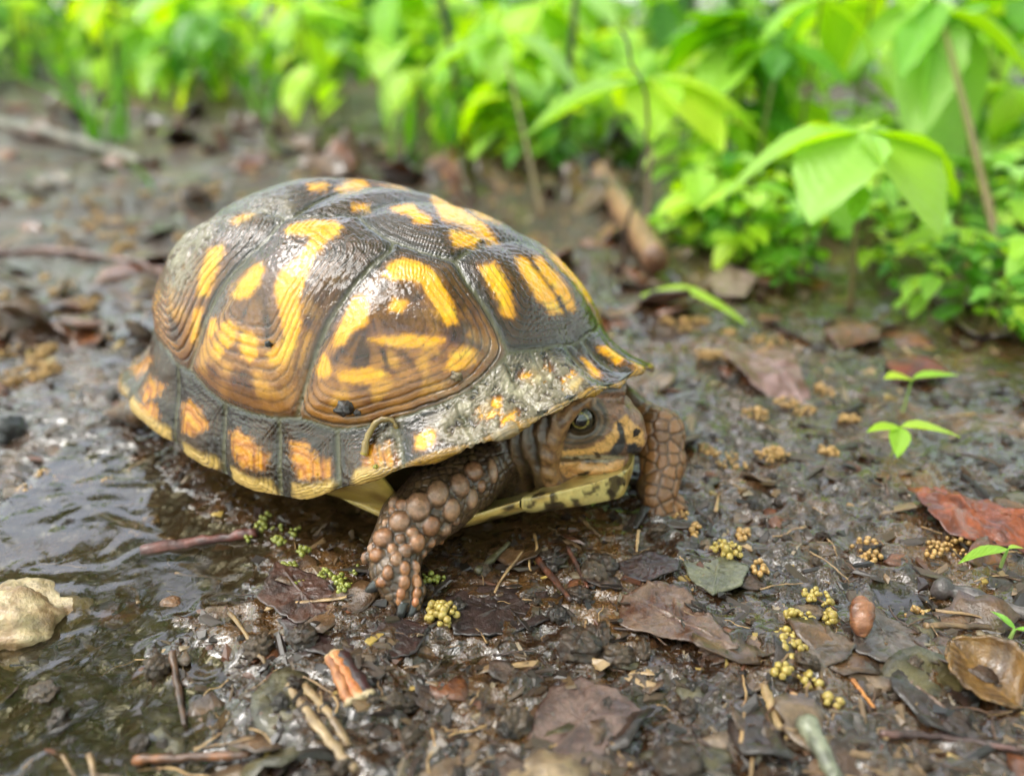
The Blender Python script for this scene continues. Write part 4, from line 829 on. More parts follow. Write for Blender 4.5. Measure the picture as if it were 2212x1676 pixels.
px_stick('twig', [(1965, 1472), (2040, 1530), (2080, 1562)], .055, 'bent pale twig in front of the curled leaf', seed=22, base=(176, 140, 112), dark=(120, 90, 72))
px_stick('twig', [(1900, 1582), (2040, 1592), (2215, 1622)], .07, 'long dark red twig along the bottom corner', seed=23, base=(118, 82, 74), dark=(74, 52, 48))
px_stick('stick', [(1738, 1556), (1768, 1610), (1810, 1690)], .2, 'lichen covered grey green stick', 'stick', seed=24, base=(150, 150, 124), dark=(96, 96, 78))
px_stick('stick', [(1300, 372, 1.0), (1345, 450, .9), (1418, 560, .9)], .75, 'thick pale brown broken branch at the undergrowth edge', 'branch', seed=25, base=(176, 128, 92), dark=(124, 84, 58), n=24, ns=12, taper=.85, lift=.9)
px_stick('stick', [(1238, 335, 1.2), (1265, 395, 1.0)], .75, 'dark rotten stub behind the pale broken branch', 'stick', seed=26, base=(90, 66, 50), dark=(48, 38, 32), lift=.8)
px_stick('stick', [(-60, 252, .8), (60, 278, .7), (170, 306, .6), (305, 348, .6)], .62, 'grey branch lying at the edge of the greenery', 'branch', seed=27, base=(150, 138, 122), dark=(88, 76, 66), n=24, ns=12)
px_stick('twig', [(-20, 546), (120, 540), (260, 562), (385, 584)], .2, 'long pinkish twig behind the shell', seed=28, base=(150, 112, 104), dark=(92, 64, 58), n=24, lift=.25)
b_up = gpx(1340, 590); P_up = np.array([b_up-np.array([0, 0, .3]), at_y(1372, 420, b_up[1]), at_y(1398, 250, b_up[1]), at_y(1345, 60, b_up[1])])
thing('stem', stick(P_up-b_up, .11, 29, (86, 58, 42), (56, 40, 32), 8, 20, .4), m_wood, b_up, 'dark upright bare stem rising beside the broken branch', 'stem')
px_leaf('dead_leaf', [(1332, 1345), (1345, 1290), (1400, 1262), (1478, 1278), (1540, 1325), (1602, 1402), (1530, 1402), (1440, 1388), (1370, 1362)], 'broad brown leaf with raised red edge plastered on mud', lift=.12, base=(120, 92, 74), dark=(84, 50, 34), curl=(.0, .10), rough_=.05)
px_leaf('dead_leaf', [(1160, 1530), (1190, 1480), (1260, 1462), (1340, 1490), (1392, 1548), (1350, 1600), (1250, 1655), (1170, 1640), (1140, 1590)], 'cracked purplish flat leaf pressed into the mud', lift=.08, base=(124, 98, 88), dark=(82, 58, 50), rough_=.03)
px_leaf('dead_leaf', [(1335, 1212), (1400, 1190), (1470, 1200), (1462, 1235), (1400, 1255), (1345, 1248)], 'dark purple leaf scrap in front of the chin', lift=.1, base=(76, 54, 50), dark=(50, 36, 36))
px_leaf('dead_leaf', [(1475, 1200), (1560, 1190), (1620, 1225), (1600, 1275), (1540, 1285), (1490, 1250)], 'olive green leaf scrap beside the purple one', lift=.09, base=(116, 112, 84), dark=(80, 78, 56))
px_leaf('dead_leaf', [(555, 1300), (600, 1225), (680, 1240), (770, 1280), (745, 1300), (640, 1345)], 'reddish brown leaf scrap beside the clawed foot', lift=.08, base=(92, 62, 52), dark=(60, 42, 38))
px_leaf('dead_leaf', [(600, 1350), (690, 1310), (840, 1320), (930, 1350), (900, 1420), (760, 1420), (640, 1400)], 'blackish red leaf scrap under the clawed foot', lift=.05, base=(66, 44, 40), dark=(40, 30, 30))
px_leaf('dead_leaf', [(960, 1290), (1040, 1260), (1180, 1280), (1200, 1330), (1090, 1365), (980, 1370)], 'dark wet leaf scrap beside the round bud cluster', lift=.05, base=(64, 48, 44), dark=(42, 32, 31))
px_leaf('dead_leaf', [(1640, 1372), (1760, 1340), (1850, 1390), (1830, 1430), (1740, 1450), (1670, 1420)], 'grey flat leaf under the string of buds', lift=.07, base=(108, 86, 68), dark=(70, 54, 44))
px_leaf('dead_leaf', [(1850, 1290), (1900, 1330), (2010, 1360), (2000, 1420), (1900, 1440), (1840, 1400)], 'slate grey leaf behind the brown leaf bud', lift=.08, base=(104, 88, 78), dark=(66, 54, 48), curl=(.05, .1))
px_leaf('dead_leaf', [(1960, 1035), (2010, 1065), (2035, 1000), (2075, 1070), (2140, 1075), (2190, 1130), (2240, 1110), (2230, 1175), (2150, 1165), (2060, 1155), (2000, 1110)], 'lobed rusty red oak leaf on the mud', lift=.35, base=(150, 72, 34), dark=(96, 42, 22), curl=(.22, -.25), rough_=.12)
px_leaf('dead_leaf', [(1562, 772), (1580, 715), (1650, 702), (1700, 745), (1725, 790), (1785, 878), (1700, 850), (1620, 810)], 'folded pinkish brown leaf shining on the path', lift=.5, base=(150, 116, 112), dark=(98, 58, 44), curl=(.1, -.35), rough_=.06)
px_leaf('dead_leaf', [(1915, 765), (1960, 742), (2020, 755), (2055, 800), (2000, 812), (1940, 800)], 'dark red leaf arched near the ground cover', lift=.45, base=(120, 46, 26), dark=(70, 28, 18), curl=(-.3, -.35))
px_leaf('dead_leaf', [(1780, 700), (1850, 675), (1910, 700), (1900, 735), (1820, 735)], 'brown curled leaf at the foot of the seedling', lift=.4, base=(120, 70, 46), dark=(80, 46, 32), curl=(-.2, -.2))
px_leaf('dead_leaf', [(1520, 600), (1575, 575), (1640, 600), (1610, 640), (1550, 640)], 'pale lilac brown leaf behind the grass blade', lift=.3, base=(168, 140, 138), dark=(120, 88, 78))
px_leaf('dead_leaf', [(1298, 330), (1310, 290), (1345, 262), (1372, 280), (1365, 340), (1330, 372)], 'dark slate leaf propped beside the broken branch', lift=1.6, base=(70, 72, 80), dark=(40, 42, 48), curl=(.2, .2))
# the curled boat-shaped leaf
def curled_leaf():
    tip0, tip1 = gpx(2052, 1385, .3), gpx(2200, 1528, .1); c0 = (tip0+tip1)/2; c0[2] = min(tip0[2], tip1[2])-.25; ax = tip1-tip0; L = np.linalg.norm(ax); ax /= L; sd_ = np.cross([0, 0, 1.0], ax); sd_ /= np.linalg.norm(sd_); upz = np.cross(ax, sd_)
    n, m = 60, 33; V = []; C = []
    for i in range(n):
        t = i/(n-1); w = .62*math.sin(math.pi*t)**.75+.02
        for j in range(m):
            s = -1+2*j/(m-1); V.append(tip0+ax*L*t+sd_*w*math.sin(s*1.35)+upz*(w*(1-math.cos(s*1.6))*.6*(1+.55*s)-.12*math.sin(math.pi*t)+.02*math.sin(9*t+3*s)+.015*math.exp(-((((t*7+abs(s)*2.2) % 1)-.5)/.1)**2)+.03*abs(s)**3*math.sin(31*t+7*s))-c0); k = .5+.5*math.sin(t*11+s*4); vn = math.exp(-(s/.05)**2)+.6*math.exp(-((((t*7+abs(s)*2.2) % 1)-.5)/.1)**2); C.append(mix(mix(lin(128, 92, 44), lin(86, 58, 28), k), lin(160, 118, 62), min(1, vn*.6)))
    V = np.array(V); F = grid_faces(n, m); o = add('dead_leaf', make_mesh('dead_leaf', V, F, cols=np.array(C)), m_leaf, loc=c0, label='boat shaped olive brown curled leaf', cat='leaf'); md = o.modifiers.new('s', 'SOLIDIFY'); md.thickness = .0005; md.offset = 0
curled_leaf()
# pinecone-like brown leaf bud
def leaf_bud():
    a, b = gpx(1858, 1372, .12), gpx(1862, 1292, .6); c0 = a.copy(); B = MB(); n, ns = 40, 14; P = spline([a-c0, (a+b)/2-c0+np.array([0, 0, .16]), b-c0], n); R = .22*np.sin(np.pi*np.linspace(.1, .97, n))**.7*(1+.16*((np.arange(n)*.55) % 1)); V, F = tube(P, R, ns, squash=.62)
    k = fbm(V[:, 0]*5, V[:, 1]*5, V[:, 2]*5, 3); V = V+np.array([0, 0, 1])*(.03*np.sin(V[:, 1]*26)[:, None]*np.ones(3)*np.array([0, 0, 1])); B.put(V, F, mix(lin(168, 110, 74), lin(116, 70, 46), sstep(-.3, .4, k)[:, None]))
    add('leaf_bud', B.mesh('leaf_bud'), m_leaf, loc=c0, label='brown scaly leaf bud standing up from the mud', cat='bud')
leaf_bud()
thing('nutshell', lump(.27, 5, (150, 104, 62), (96, 64, 42), 22, 14, .18, .8), m_stone, gpx(372, 1310), 'small brown nutshell half sunk at the puddle edge', 'nutshell')
thing('pebble', lump(.13, 6, (20, 20, 22), (12, 12, 14), 16, 10, .15, .8), m_stone, gpx(1428, 1282), 'tiny glossy black pebble on the broad brown leaf', 'pebble')
# ---- flower bud clusters: each bead a piece of its cluster
bead_me = {}
def bead_mesh(key, c1, c2):
    if key not in bead_me:
        V, F, C = lump(1.0, 4, c1, c2, 10, 7, .22, .95); bead_me[key] = make_mesh('bead', V, F, cols=C); bead_me[key].materials.append(m_bead)
    return bead_me[key]
PAL = {'yellow': ((206, 182, 96), (168, 138, 62)), 'green': ((176, 176, 74), (116, 120, 44)), 'ochre': ((214, 170, 100), (160, 118, 66))}
def bud_cluster(px, py, nb, rad, br, key, label, group=None, stalk=True, lift=0.0, elong=1.0, rz=0.0, joined=False, pos=None):
    p = gpx(px, py) if pos is None else pos; q = np.random.RandomState(abs(int(px*7+py))); root = add('bud_cluster', None, label=label, cat='bud cluster', group=group, loc=(p[0], p[1], p[2]+lift)); done = []
    for i in range(nb*4):
        if len(done) >= nb: break
        d = q.normal(size=3); d /= np.linalg.norm(d); d = d*rad*(.35+.65*q.rand()**.4); d[0] *= elong; d[2] = abs(d[2])*.75+br*.4; d = np.array([d[0]*math.cos(rz)-d[1]*math.sin(rz), d[0]*math.sin(rz)+d[1]*math.cos(rz), d[2]])
        if all(np.linalg.norm(d-e) > br*1.25 for e in done): done.append(d)
    if joined:
        B = MB(); V, F, C = lump(1.0, 4, *PAL[key], 8, 6, .1, 1.0)
        for d in done: B.put(V*br*(.45+.9*q.rand())+d, F, C*(.8+.4*q.rand()))
        add('beads', B.mesh('beads'), m_bead, root)
    else:
        me = bead_mesh(key, *PAL[key])
        for d in done:
            o = add('bead', me, None, root); o.location = Vector(d*U); s = br*(.55+.75*q.rand()); o.scale = (s, s*(.8+.3*q.rand()), s); o.rotation_euler = (q.rand()*6, q.rand()*6, 0)
    if stalk:
        V, F, C = stick([np.array([-rad*1.1*elong, 0, .03]), np.array([0, .02, .08]), np.array([rad*1.2*elong, .05, .03])], .03, int(px), (120, 80, 56), (80, 54, 40), 6, 8); c_, s_ = math.cos(rz), math.sin(rz); V = np.stack([V[:, 0]*c_-V[:, 1]*s_, V[:, 0]*s_+V[:, 1]*c_, V[:, 2]], 1); add('stalk', make_mesh('stalk', V, F, cols=C), m_wood, root)
bud_cluster(955, 1335, 34, .36, .085, 'yellow', 'big round yellow bud cluster beside the clawed foot', elong=1.0)
bud_cluster(1568, 1192, 22, .30, .085, 'yellow', 'yellow bud cluster behind the olive leaf scrap', elong=1.2)
for i, (px, py, nb, el) in enumerate([(1765, 1300, 16, 1.3), (1728, 1345, 18, 1.2), (1700, 1378, 9, 1.0), (1712, 1412, 10, 1.0), (1690, 1452, 7, 1.0), (1748, 1474, 7, 1.1), (1795, 1518, 5, 1.0), (1790, 1340, 9, 1.0)]): bud_cluster(px, py, nb, .07+.018*nb**.9 if nb < 10 else .27, .085, 'yellow', 'small cluster in the string of yellow buds on brown stalk', 'clusters of the bud string', elong=el, rz=-.9)
px_stick('stalk', [(1775, 1290), (1735, 1360), (1712, 1420), (1745, 1480), (1805, 1528), (1812, 1580)], .035, 'thin brown stalk running under the string of buds', 'stalk', seed=44, base=(110, 70, 52), dark=(74, 48, 38))
for i, (px, py, nb) in enumerate([(560, 1142, 8), (602, 1172, 9), (640, 1152, 5), (655, 1196, 8), (625, 1226, 7), (700, 1244, 9), (735, 1256, 9), (600, 1146, 5), (770, 1236, 6), (690, 1280, 6), (745, 1275, 8), (925, 1250, 7), (948, 1256, 5), (652, 1262, 6), (575, 1120, 5), (540, 1165, 5)]): bud_cluster(px, py, nb, .16, .065, 'green', 'small green bud cluster in the black water by the shell', 'green bud clusters by the shell', stalk=False)
for i, (px, py, nb) in enumerate([(1640, 1232, 10), (1975, 1332, 9), (1600, 1160, 8), (130, 1040, 9), (180, 1050, 9), (95, 1030, 8), (60, 1062, 8), (235, 1045, 8), (1500, 1150, 8), (1470, 1120, 7), (330, 1130, 9), (300, 1150, 8)]): bud_cluster(px, py, nb, .22, .08, 'ochre', 'ochre bud cluster '+near_phrase(px, py), 'ochre bud clusters on the mud', stalk=False)
# ochre catkin debris farther off along the path
q = np.random.RandomState(91); k = 0
for (px, py, sx, sy, n_) in [(200, 470, 160, 45, 18), (420, 420, 120, 35, 12), (330, 540, 120, 30, 9), (120, 640, 110, 40, 9), (1600, 760, 90, 40, 8), (1800, 880, 160, 60, 6), (1700, 1000, 120, 40, 4), (1500, 700, 80, 30, 5), (1960, 1190, 120, 25, 3), (620, 380, 120, 20, 10), (1080, 410, 100, 20, 7), (60, 800, 80, 60, 12)]:
    for j in range(n_):
        x_, y_ = px+q.normal()*sx*.6, py+q.normal()*sy*.6
        if y_ < 300: continue
        w_ = at_z(x_, y_); 
        if ((w_-TO)@TF/8.6)**2+((w_-TO)@TL/6.2)**2 < 1: continue
        bud_cluster(x_, y_, 26, .2+.2*q.rand(), .05+.025*q.rand(), 'ochre', 'dry ochre catkin heap '+near_phrase(x_, y_), 'ochre catkin heaps along the path', stalk=False, elong=1.5, rz=q.rand()*3, joined=True)
# ---- scattered scraps
def inside_turtle(x, y, k=1.0):
    w = np.array([x, y, 0])-TO; return ((w@TF)/(7.6*k))**2+((w@TL)/(5.4*k))**2 < 1
leafs = []
BASES = [((92, 64, 46), (54, 38, 30)), ((124, 90, 60), (76, 54, 38)), ((68, 48, 38), (42, 32, 27)), ((140, 114, 88), (92, 70, 52)), ((134, 78, 42), (84, 48, 30)), ((104, 92, 58), (66, 58, 38))]
for i in range(12):
    b_, d_ = BASES[i % 6]; V, F, C = plate(blob_outline(14, 1, .55+.3*(i % 3)/2, i, .32), 3, .06, (.18*math.sin(i), .22*math.cos(i*2.1)), .10, i, b_, d_); me = make_mesh('leaf_scrap', V, F, cols=C); me.materials.append(m_leaf); leafs.append(me)
LBL = ['dark brown leaf scrap ', 'tan brown leaf scrap ', 'blackish leaf scrap ', 'pale grey leaf scrap ', 'rusty orange leaf scrap ', 'olive drab leaf scrap ']
GRP = ['dark brown leaf scraps', 'tan leaf scraps', 'blackish leaf scraps', 'pale grey leaf scraps', 'rusty leaf scraps', 'olive leaf scraps']
q = np.random.RandomState(17)
def spot():
    # even over the picture, so near pieces are as dense as far ones
    while True:
        px, py = q.uniform(-300, 2480), 1676+60-q.rand()**1.15*1350
        if py < 230+(px/2212)*430+60: continue
        w = at_z(px, py)
        if w[1] > 140 or inside_turtle(w[0], w[1], .98): continue
        return px, py, w
def in_foot(w): return np.hypot(w[0]+2.3, w[1]-13.1) < .8 or np.hypot(w[0]-3.85, w[1]-16.5) < .7
for i in range(290):
    px, py, w = spot()
    if in_foot(w): continue
    if px < 420 and py > 1000 and q.rand() < .6: continue
    k = q.randint(12); dist = w[1]; s = (.22+.5*q.rand()**2)*(1+dist/45); z = g1(w[0], w[1])
    e = .25; gxx = (g1(w[0]+e, w[1])-g1(w[0]-e, w[1]))/(2*e); gyy = (g1(w[0], w[1]+e)-g1(w[0], w[1]-e))/(2*e)
    o = add('leaf_scrap', leafs[k], None, label=LBL[k % 6]+near_phrase(px, py), cat='leaf scrap', group=GRP[k % 6], loc=(w[0], w[1], z+.04*s), rot=(gyy*.7+q.normal()*.12, -gxx*.7+q.normal()*.12, q.rand()*6.28)); o.scale = (s, s, s)
DLB = ['dark brown fallen leaf ', 'tan fallen leaf ', 'blackish fallen leaf ', 'pale grey fallen leaf ', 'rusty orange fallen leaf ', 'olive drab fallen leaf ']
for i in range(110):                       # litter at the foot of the greenery
    px = q.uniform(-100, 1350); py = 205+(px/2212)*300+q.uniform(-10, 90); w = at_z(px, py)
    if inside_turtle(w[0], w[1], 1.15): continue
    k = (4, 1, 0, 10, 2, 7)[q.randint(6)]; s = 1.0+1.7*q.rand()**1.5
    o = add('dead_leaf', leafs[k], None, label=DLB[k % 6]+near_phrase(px, py), cat='leaf', group='fallen leaves behind the turtle', loc=(w[0], w[1], g1(w[0], w[1])+.25*s), rot=(q.normal()*.5, q.normal()*.5, q.rand()*6.28)); o.scale = (s, s*(.6+.4*q.rand()), s)
for i in range(130):                       # bigger dead leaves strewn over the path behind
    while True:
        px, py = q.uniform(-100, 2300), q.uniform(215, 760)
        w = at_z(px, py)
        if py > 230+(px/2212)*430+20 and w[1] < 150 and not inside_turtle(w[0], w[1], 1.15): break
    k = (4, 1, 3, 0, 4, 10)[q.randint(6)]; s = (.5+.9*q.rand()**1.5)*(1+w[1]/90)
    o = add('dead_leaf', leafs[k], None, label=DLB[k % 6]+near_phrase(px, py), cat='leaf', group='fallen leaves behind the turtle', loc=(w[0], w[1], g1(w[0], w[1])+.12*s), rot=(q.normal()*.35, q.normal()*.35, q.rand()*6.28)); o.scale = (s, s*(.6+.4*q.rand()), s)
sticks = []
SB_ = [((178, 142, 98), (128, 98, 68)), ((120, 84, 58), (70, 48, 36)), ((88, 62, 50), (52, 38, 32)), ((206, 166, 112), (160, 118, 76))]
for i in range(8):
    b_, d_ = SB_[i % 4]; V, F, C = stick([(-1, 0, 0), (-.2, .12*math.sin(i*2), .03), (.4, .10*math.cos(i*3), .02), (1, 0, 0)], .045 if i % 4 else .06, i, b_, d_, 6, 10, .55, .6 if i % 4 in (0, 3) else 1); me = make_mesh('twig_scrap', V, F, cols=C); me.materials.append(m_wood); sticks.append(me)
SL = ['thin pale straw ', 'thin brown twig ', 'thin blackish twig ', 'light tan splinter ']; SG = ['pale straws', 'brown twigs', 'blackish twigs', 'tan splinters']; SNAME = ['straw', 'twig', 'twig', 'splinter']
for i in range(260):
    px, py, w = spot()
    if in_foot(w): continue
    k = q.randint(8); s = (.16+.55*q.rand()**2.2)*(1+w[1]/40); z = g1(w[0], w[1])
    o = add(SNAME[k % 4], sticks[k], None, label=SL[k % 4]+near_phrase(px, py), cat=SNAME[k % 4], group=SG[k % 4], loc=(w[0], w[1], z+.04), rot=(q.normal()*.1, q.normal()*.16, q.rand()*6.28)); th = .55+.5*q.rand(); o.scale = (s, s*th+.25*th, s*th+.25*th)
for i in range(170):                       # short bits close to the camera
    px, py = q.uniform(-100, 2300), q.uniform(1130, 1730); w = at_z(px, py)
    if in_foot(w) or inside_turtle(w[0], w[1], .98) or (px < 330 and q.rand() < .7): continue
    k = q.randint(8); s = .10+.22*q.rand()**1.5; o = add(SNAME[k % 4], sticks[k], None, label='short '+SL[k % 4]+near_phrase(px, py), cat=SNAME[k % 4], group='short '+SG[k % 4], loc=(w[0], w[1], g1(w[0], w[1])+.03), rot=(q.normal()*.15, q.normal()*.3, q.rand()*6.28)); th = .45+.5*q.rand(); o.scale = (s, s*th+.3*th, s*th+.3*th)
clods = []
for i in range(6):
    V, F, C = lump(1.0, 20+i, ((92, 68, 48), (74, 56, 42), (118, 92, 66))[i % 3], ((54, 40, 30), (44, 34, 27), (76, 58, 42))[i % 3], 30, 20, .5, .6, 2.3); me = make_mesh('mud_clod', V, F, cols=C); me.materials.append(m_mud2 if False else m_stone); clods.append(me)
CL = ['lumpy brown mud clod', 'lumpy blackish mud clod', 'lumpy greyish tan mud clod']
for (px, py, s, k) in [(1250, 1400, .42, 0), (1290, 1385, .36, 3), (1300, 1225, .34, 0), (1335, 1420, .3, 2), (1190, 1215, .3, 1), (655, 1380, .3, 0), (560, 1400, .28, 2), (880, 1520, .22, 0), (1465, 1660, .4, 0), (1250, 1290, .26, 3), (1205, 1330, .22, 4)]:
    w = gpx(px, py); o = add('mud_clod', clods[k], None, label=CL[k % 3]+' '+near_phrase(px, py), cat='mud clod', group='mud clods', loc=(w[0], w[1], w[2]+s*.15), rot=(0, 0, px)); o.scale = (s, s, s)
for i in range(120):
    px, py, w = spot()
    if in_foot(w): continue
    k = q.randint(6); s = (.07+.16*q.rand()**2)*(1+w[1]/35)
    o = add('mud_clod', clods[k], None, label='small '+CL[k % 3]+' '+near_phrase(px, py), cat='mud clod', group='mud clods', loc=(w[0], w[1], g1(w[0], w[1])+s*.2), rot=(q.rand(), q.rand(), q.rand()*6)); o.scale = (s, s, s*(.7+.5*q.rand()))
# ---- countless crumbs: one carpet
m_crumb = attr_mat('damp_crumb', rough=.42, coat=.25, coat_rough=.2, noise=.35, nscale=900)
def crumbs():
    r = np.random.RandomState(5); n = 9000; px = r.uniform(-500, 2700, n); py = 1740-r.rand(n)**1.1*1420
    d = np.stack([(px-IMG_CX)/IMG_F, math.cos(PITCH)-(py-IMG_CY)/IMG_F*math.sin(PITCH), -math.sin(PITCH)-(py-IMG_CY)/IMG_F*math.cos(PITCH)], 1); ok = d[:, 2] < -.06; d = d[ok]; t = -CAM_H/d[:, 2]; W = CAMP+d*t[:, None]; W = W[W[:, 1] < 130]
    u = W-TO; W = W[((u@TF)/6.8)**2+((u@TL)/4.6)**2 > 1]; z = gz(W[:, 0], W[:, 1]); ok = (z > WL-.03) | (r.rand(len(W)) < .25); W, z = W[ok], z[ok]; n = len(W)
    s = (.025+.085*r.rand(n)**3)*(1+W[:, 1]/30); L = s*(1+2.2*r.rand(n)**2); w = s*(.4+.5*r.rand(n)); h = s*(.12+.35*r.rand(n)**2)
    cube = np.array([[-1, -1, -1], [1, -1, -1], [1, 1, -1], [-1, 1, -1], [-.8, -.7, 1], [.7, -.8, 1], [.8, .6, 1], [-.6, .8, 1]], float); faces = np.array([[0, 3, 2, 1], [4, 5, 6, 7], [0, 1, 5, 4], [1, 2, 6, 5], [2, 3, 7, 6], [3, 0, 4, 7]])
    V = cube[None]*np.stack([L, w, h], 1)[:, None]*(1+.3*r.normal(size=(n, 8, 3))); a = r.rand(n)*6.28; tx, ty = r.normal(size=n)*.25, r.normal(size=n)*.25
    ca, sa = np.cos(a)[:, None], np.sin(a)[:, None]; x, y = V[..., 0]*ca-V[..., 1]*sa, V[..., 0]*sa+V[..., 1]*ca; zz = V[..., 2]+x*tx[:, None]+y*ty[:, None]
    V = np.stack([x+W[:, :1], y+W[:, 1:2], zz+(z+h*.15)[:, None]], -1)
    pal = np.array([lin(*c) for c in [(70, 54, 44), (48, 38, 33), (96, 76, 58), (130, 102, 72), (176, 142, 98), (110, 66, 44), (150, 130, 104), (190, 158, 84), (60, 44, 40), (84, 70, 52)]]); pw = np.array([.24, .26, .16, .08, .025, .06, .06, .02, .07, .04]); pw /= pw.sum(); ci = r.choice(len(pal), n, p=pw)
    far = (W[:, 1] > 24) & (r.rand(n) < .2); ci[far] = r.choice([3, 4, 7], far.sum())
    C = np.repeat(pal[ci]*(.55+.5*r.rand(n))[:, None], 8, 0); F = (faces[None]+(np.arange(n)*8)[:, None, None]).reshape(-1, 4)
    add('litter_crumbs', make_mesh('litter_crumbs', V.reshape(-1, 3), F, cols=C, smooth=False), m_crumb, label='fine crumbs of leaf, bark and seed husks covering the mud', cat='litter', kind='stuff')
crumbs()
# ---- on the shell
def shell_at(px, py, lift=0.0):
    i = _vis[_kd.find((px, py, 0))[1]]; return SW[i[0], i[1]]+NW2[i[0], i[1]]*lift
def curl():
    P = [shell_at(795, 985, .08), shell_at(802, 945, .12), shell_at(822, 915, .16), shell_at(850, 906, .12), shell_at(858, 925, .06)]; c0 = P[2]; V, F, C = stick(np.array(P)-c0, .085, 2, (150, 124, 66), (112, 88, 50), 10, 20, .55, 1.0, (216, 190, 90)); thing('plant_curl', (V, F, C), m_bead, c0, 'curled yellowish flower stalk stuck to the shell rim', 'flower stalk')
curl()
for j, (px, py, r_, c1, c2, lb) in enumerate([(750, 880, .19, (50, 36, 30), (28, 22, 20), 'dark mud lump stuck low on the shell flank'), (588, 742, .075, (14, 20, 22), (8, 12, 14), 'tiny black speck on the shell flank'), (985, 815, .13, (150, 128, 90), (96, 80, 58), 'tan dirt crumb on the front of the shell'), (775, 890, .08, (60, 46, 38), (36, 28, 24), 'small dirt crumb beside the dark mud lump'), (815, 1010, .05, (196, 190, 80), (150, 140, 60), 'tiny yellow bud on the shell rim')]):
    thing('dirt_lump' if j != 4 else 'bud', lump(r_, 30+j, c1, c2, 18, 12, .5, .8), m_stone, shell_at(px, py, r_*.3), lb, 'dirt' if j != 4 else 'bud')
# ================================================================== the greenery
def green_mat(name, cols, trans=.5, rough=.4):
    m, nt, b = new_mat(name); oi = N(nt, 'ShaderNodeObjectInfo'); c = ramp(nt, [(i/(len(cols)-1), tuple(lin(*q)/.86)) for i, q in enumerate(cols)], oi.outputs['Random'])
    b.inputs['Roughness'].default_value = rough; b.inputs['Specular IOR Level'].default_value = .5; nt.links.new(c, b.inputs['Base Color'])
    hs_ = N(nt, 'ShaderNodeHueSaturation', Saturation=1.15, Value=1.25); hs_.inputs['Hue'].default_value = .485; nt.links.new(c, hs_.inputs['Color'])
    t = N(nt, 'ShaderNodeBsdfTranslucent'); nt.links.new(hs_.outputs[0], t.inputs[0]); mx = N(nt, 'ShaderNodeMixShader'); mx.inputs[0].default_value = trans
    nt.links.new(b.outputs[0], mx.inputs[1]); nt.links.new(t.outputs[0], mx.inputs[2]); nt.links.new(mx.outputs[0], nt.nodes['Material Output'].inputs[0])
    co = N(nt, 'ShaderNodeTexCoord'); w = N(nt, 'ShaderNodeTexWave', Scale=3.2, Distortion=1.0); mp = N(nt, 'ShaderNodeMapping'); mp.inputs['Rotation'].default_value = (0, 0, .9); mp.inputs['Scale'].default_value = (120, 120, 120); nt.links.new(co.outputs['Object'], mp.inputs[0]); nt.links.new(mp.outputs[0], w.inputs['Vector'])
    bp_ = N(nt, 'ShaderNodeBump', Strength=.25, Distance=.0008); nt.links.new(w.outputs['Fac'], bp_.inputs['Height']); nt.links.new(bp_.outputs[0], b.inputs['Normal']); return m
m_young = green_mat('young_leaf', [(160, 214, 70), (190, 232, 56), (140, 206, 84), (212, 242, 64), (186, 232, 130), (170, 220, 60)])
m_deep = green_mat('deep_leaf', [(96, 160, 48), (120, 184, 50), (84, 146, 54), (140, 196, 56)])
m_stem = attr_mat('green_stem', rough=.5, noise=.2, nscale=300)
def leaf_mesh(name, seed, w=.56, fold=.22, droop=.35, mat=None, serr=0.0):
    n, m = 13, 9; q = np.random.RandomState(seed); V = []
    for i in range(n):
        t = i/(n-1); hw = w*.5*(math.sin(math.pi*t**.82)**.85)*(1+serr*(.5-(i % 2)))
        for j in range(m):
            s = -1+2*j/(m-1); V.append((t, s*hw, fold*abs(s)*hw-droop*t*t+.015*math.sin(7*t+3*s+seed)))
    V = np.array(V); me = make_mesh(name, V, grid_faces(n, m)[:, ::-1]); me.materials.append(mat); return me
YL = [leaf_mesh('leaf', i, .5+.05*(i % 3), .25, .22+.12*(i % 3), m_young, .06) for i in range(5)]
DL = [leaf_mesh('leaf', 9+i, .52+.05*(i % 3), .3, .2+.1*(i % 3), m_deep, .08) for i in range(4)]
def stem_mesh(P, r0, r1, c1=(126, 118, 66), c2=(110, 84, 58), ns=7, n=10):
    Pp = spline(P, n); V, F = tube(Pp, np.linspace(r0, r1, n), ns); t = np.repeat(np.linspace(0, 1, n), ns); return make_mesh('stem', V, F, cols=mix(lin(*c2), lin(*c1), t[:, None]))
def plant(name, base, top, leaves, label, group=None, cat='seedling', r=.12, set_=YL, c1=(126, 130, 60), c2=(120, 92, 62), bend=.0):
    """leaves: (fraction along the stem, azimuth deg, pitch deg, length cm, width factor)"""
    root = add(name, None, label=label, cat=cat, group=group, loc=base); L = np.asarray(top)-np.asarray(base); mid = L*.5+np.array([bend, -bend*.4, 0]); P = [np.array([0, 0, -.3]), mid, L]
    add('stem', stem_mesh(P, r, r*.5, c1, c2), m_stem, root); S = spline(P, 21)
    for i, (f, az, pit, ln, wf) in enumerate(leaves):
        o = add('leaf', set_[(i*3+int(abs(az))) % len(set_)], None, root); p = S[int(round(f*20))]; a = math.radians(az)
        stalk = .12*ln; o.location = Vector(p*U); o.rotation_euler = (0, math.radians(-pit), a); o.scale = (ln, ln*wf, ln)
    return root
def tp(px, py, depth_from): return at_y(px, py, depth_from[1])
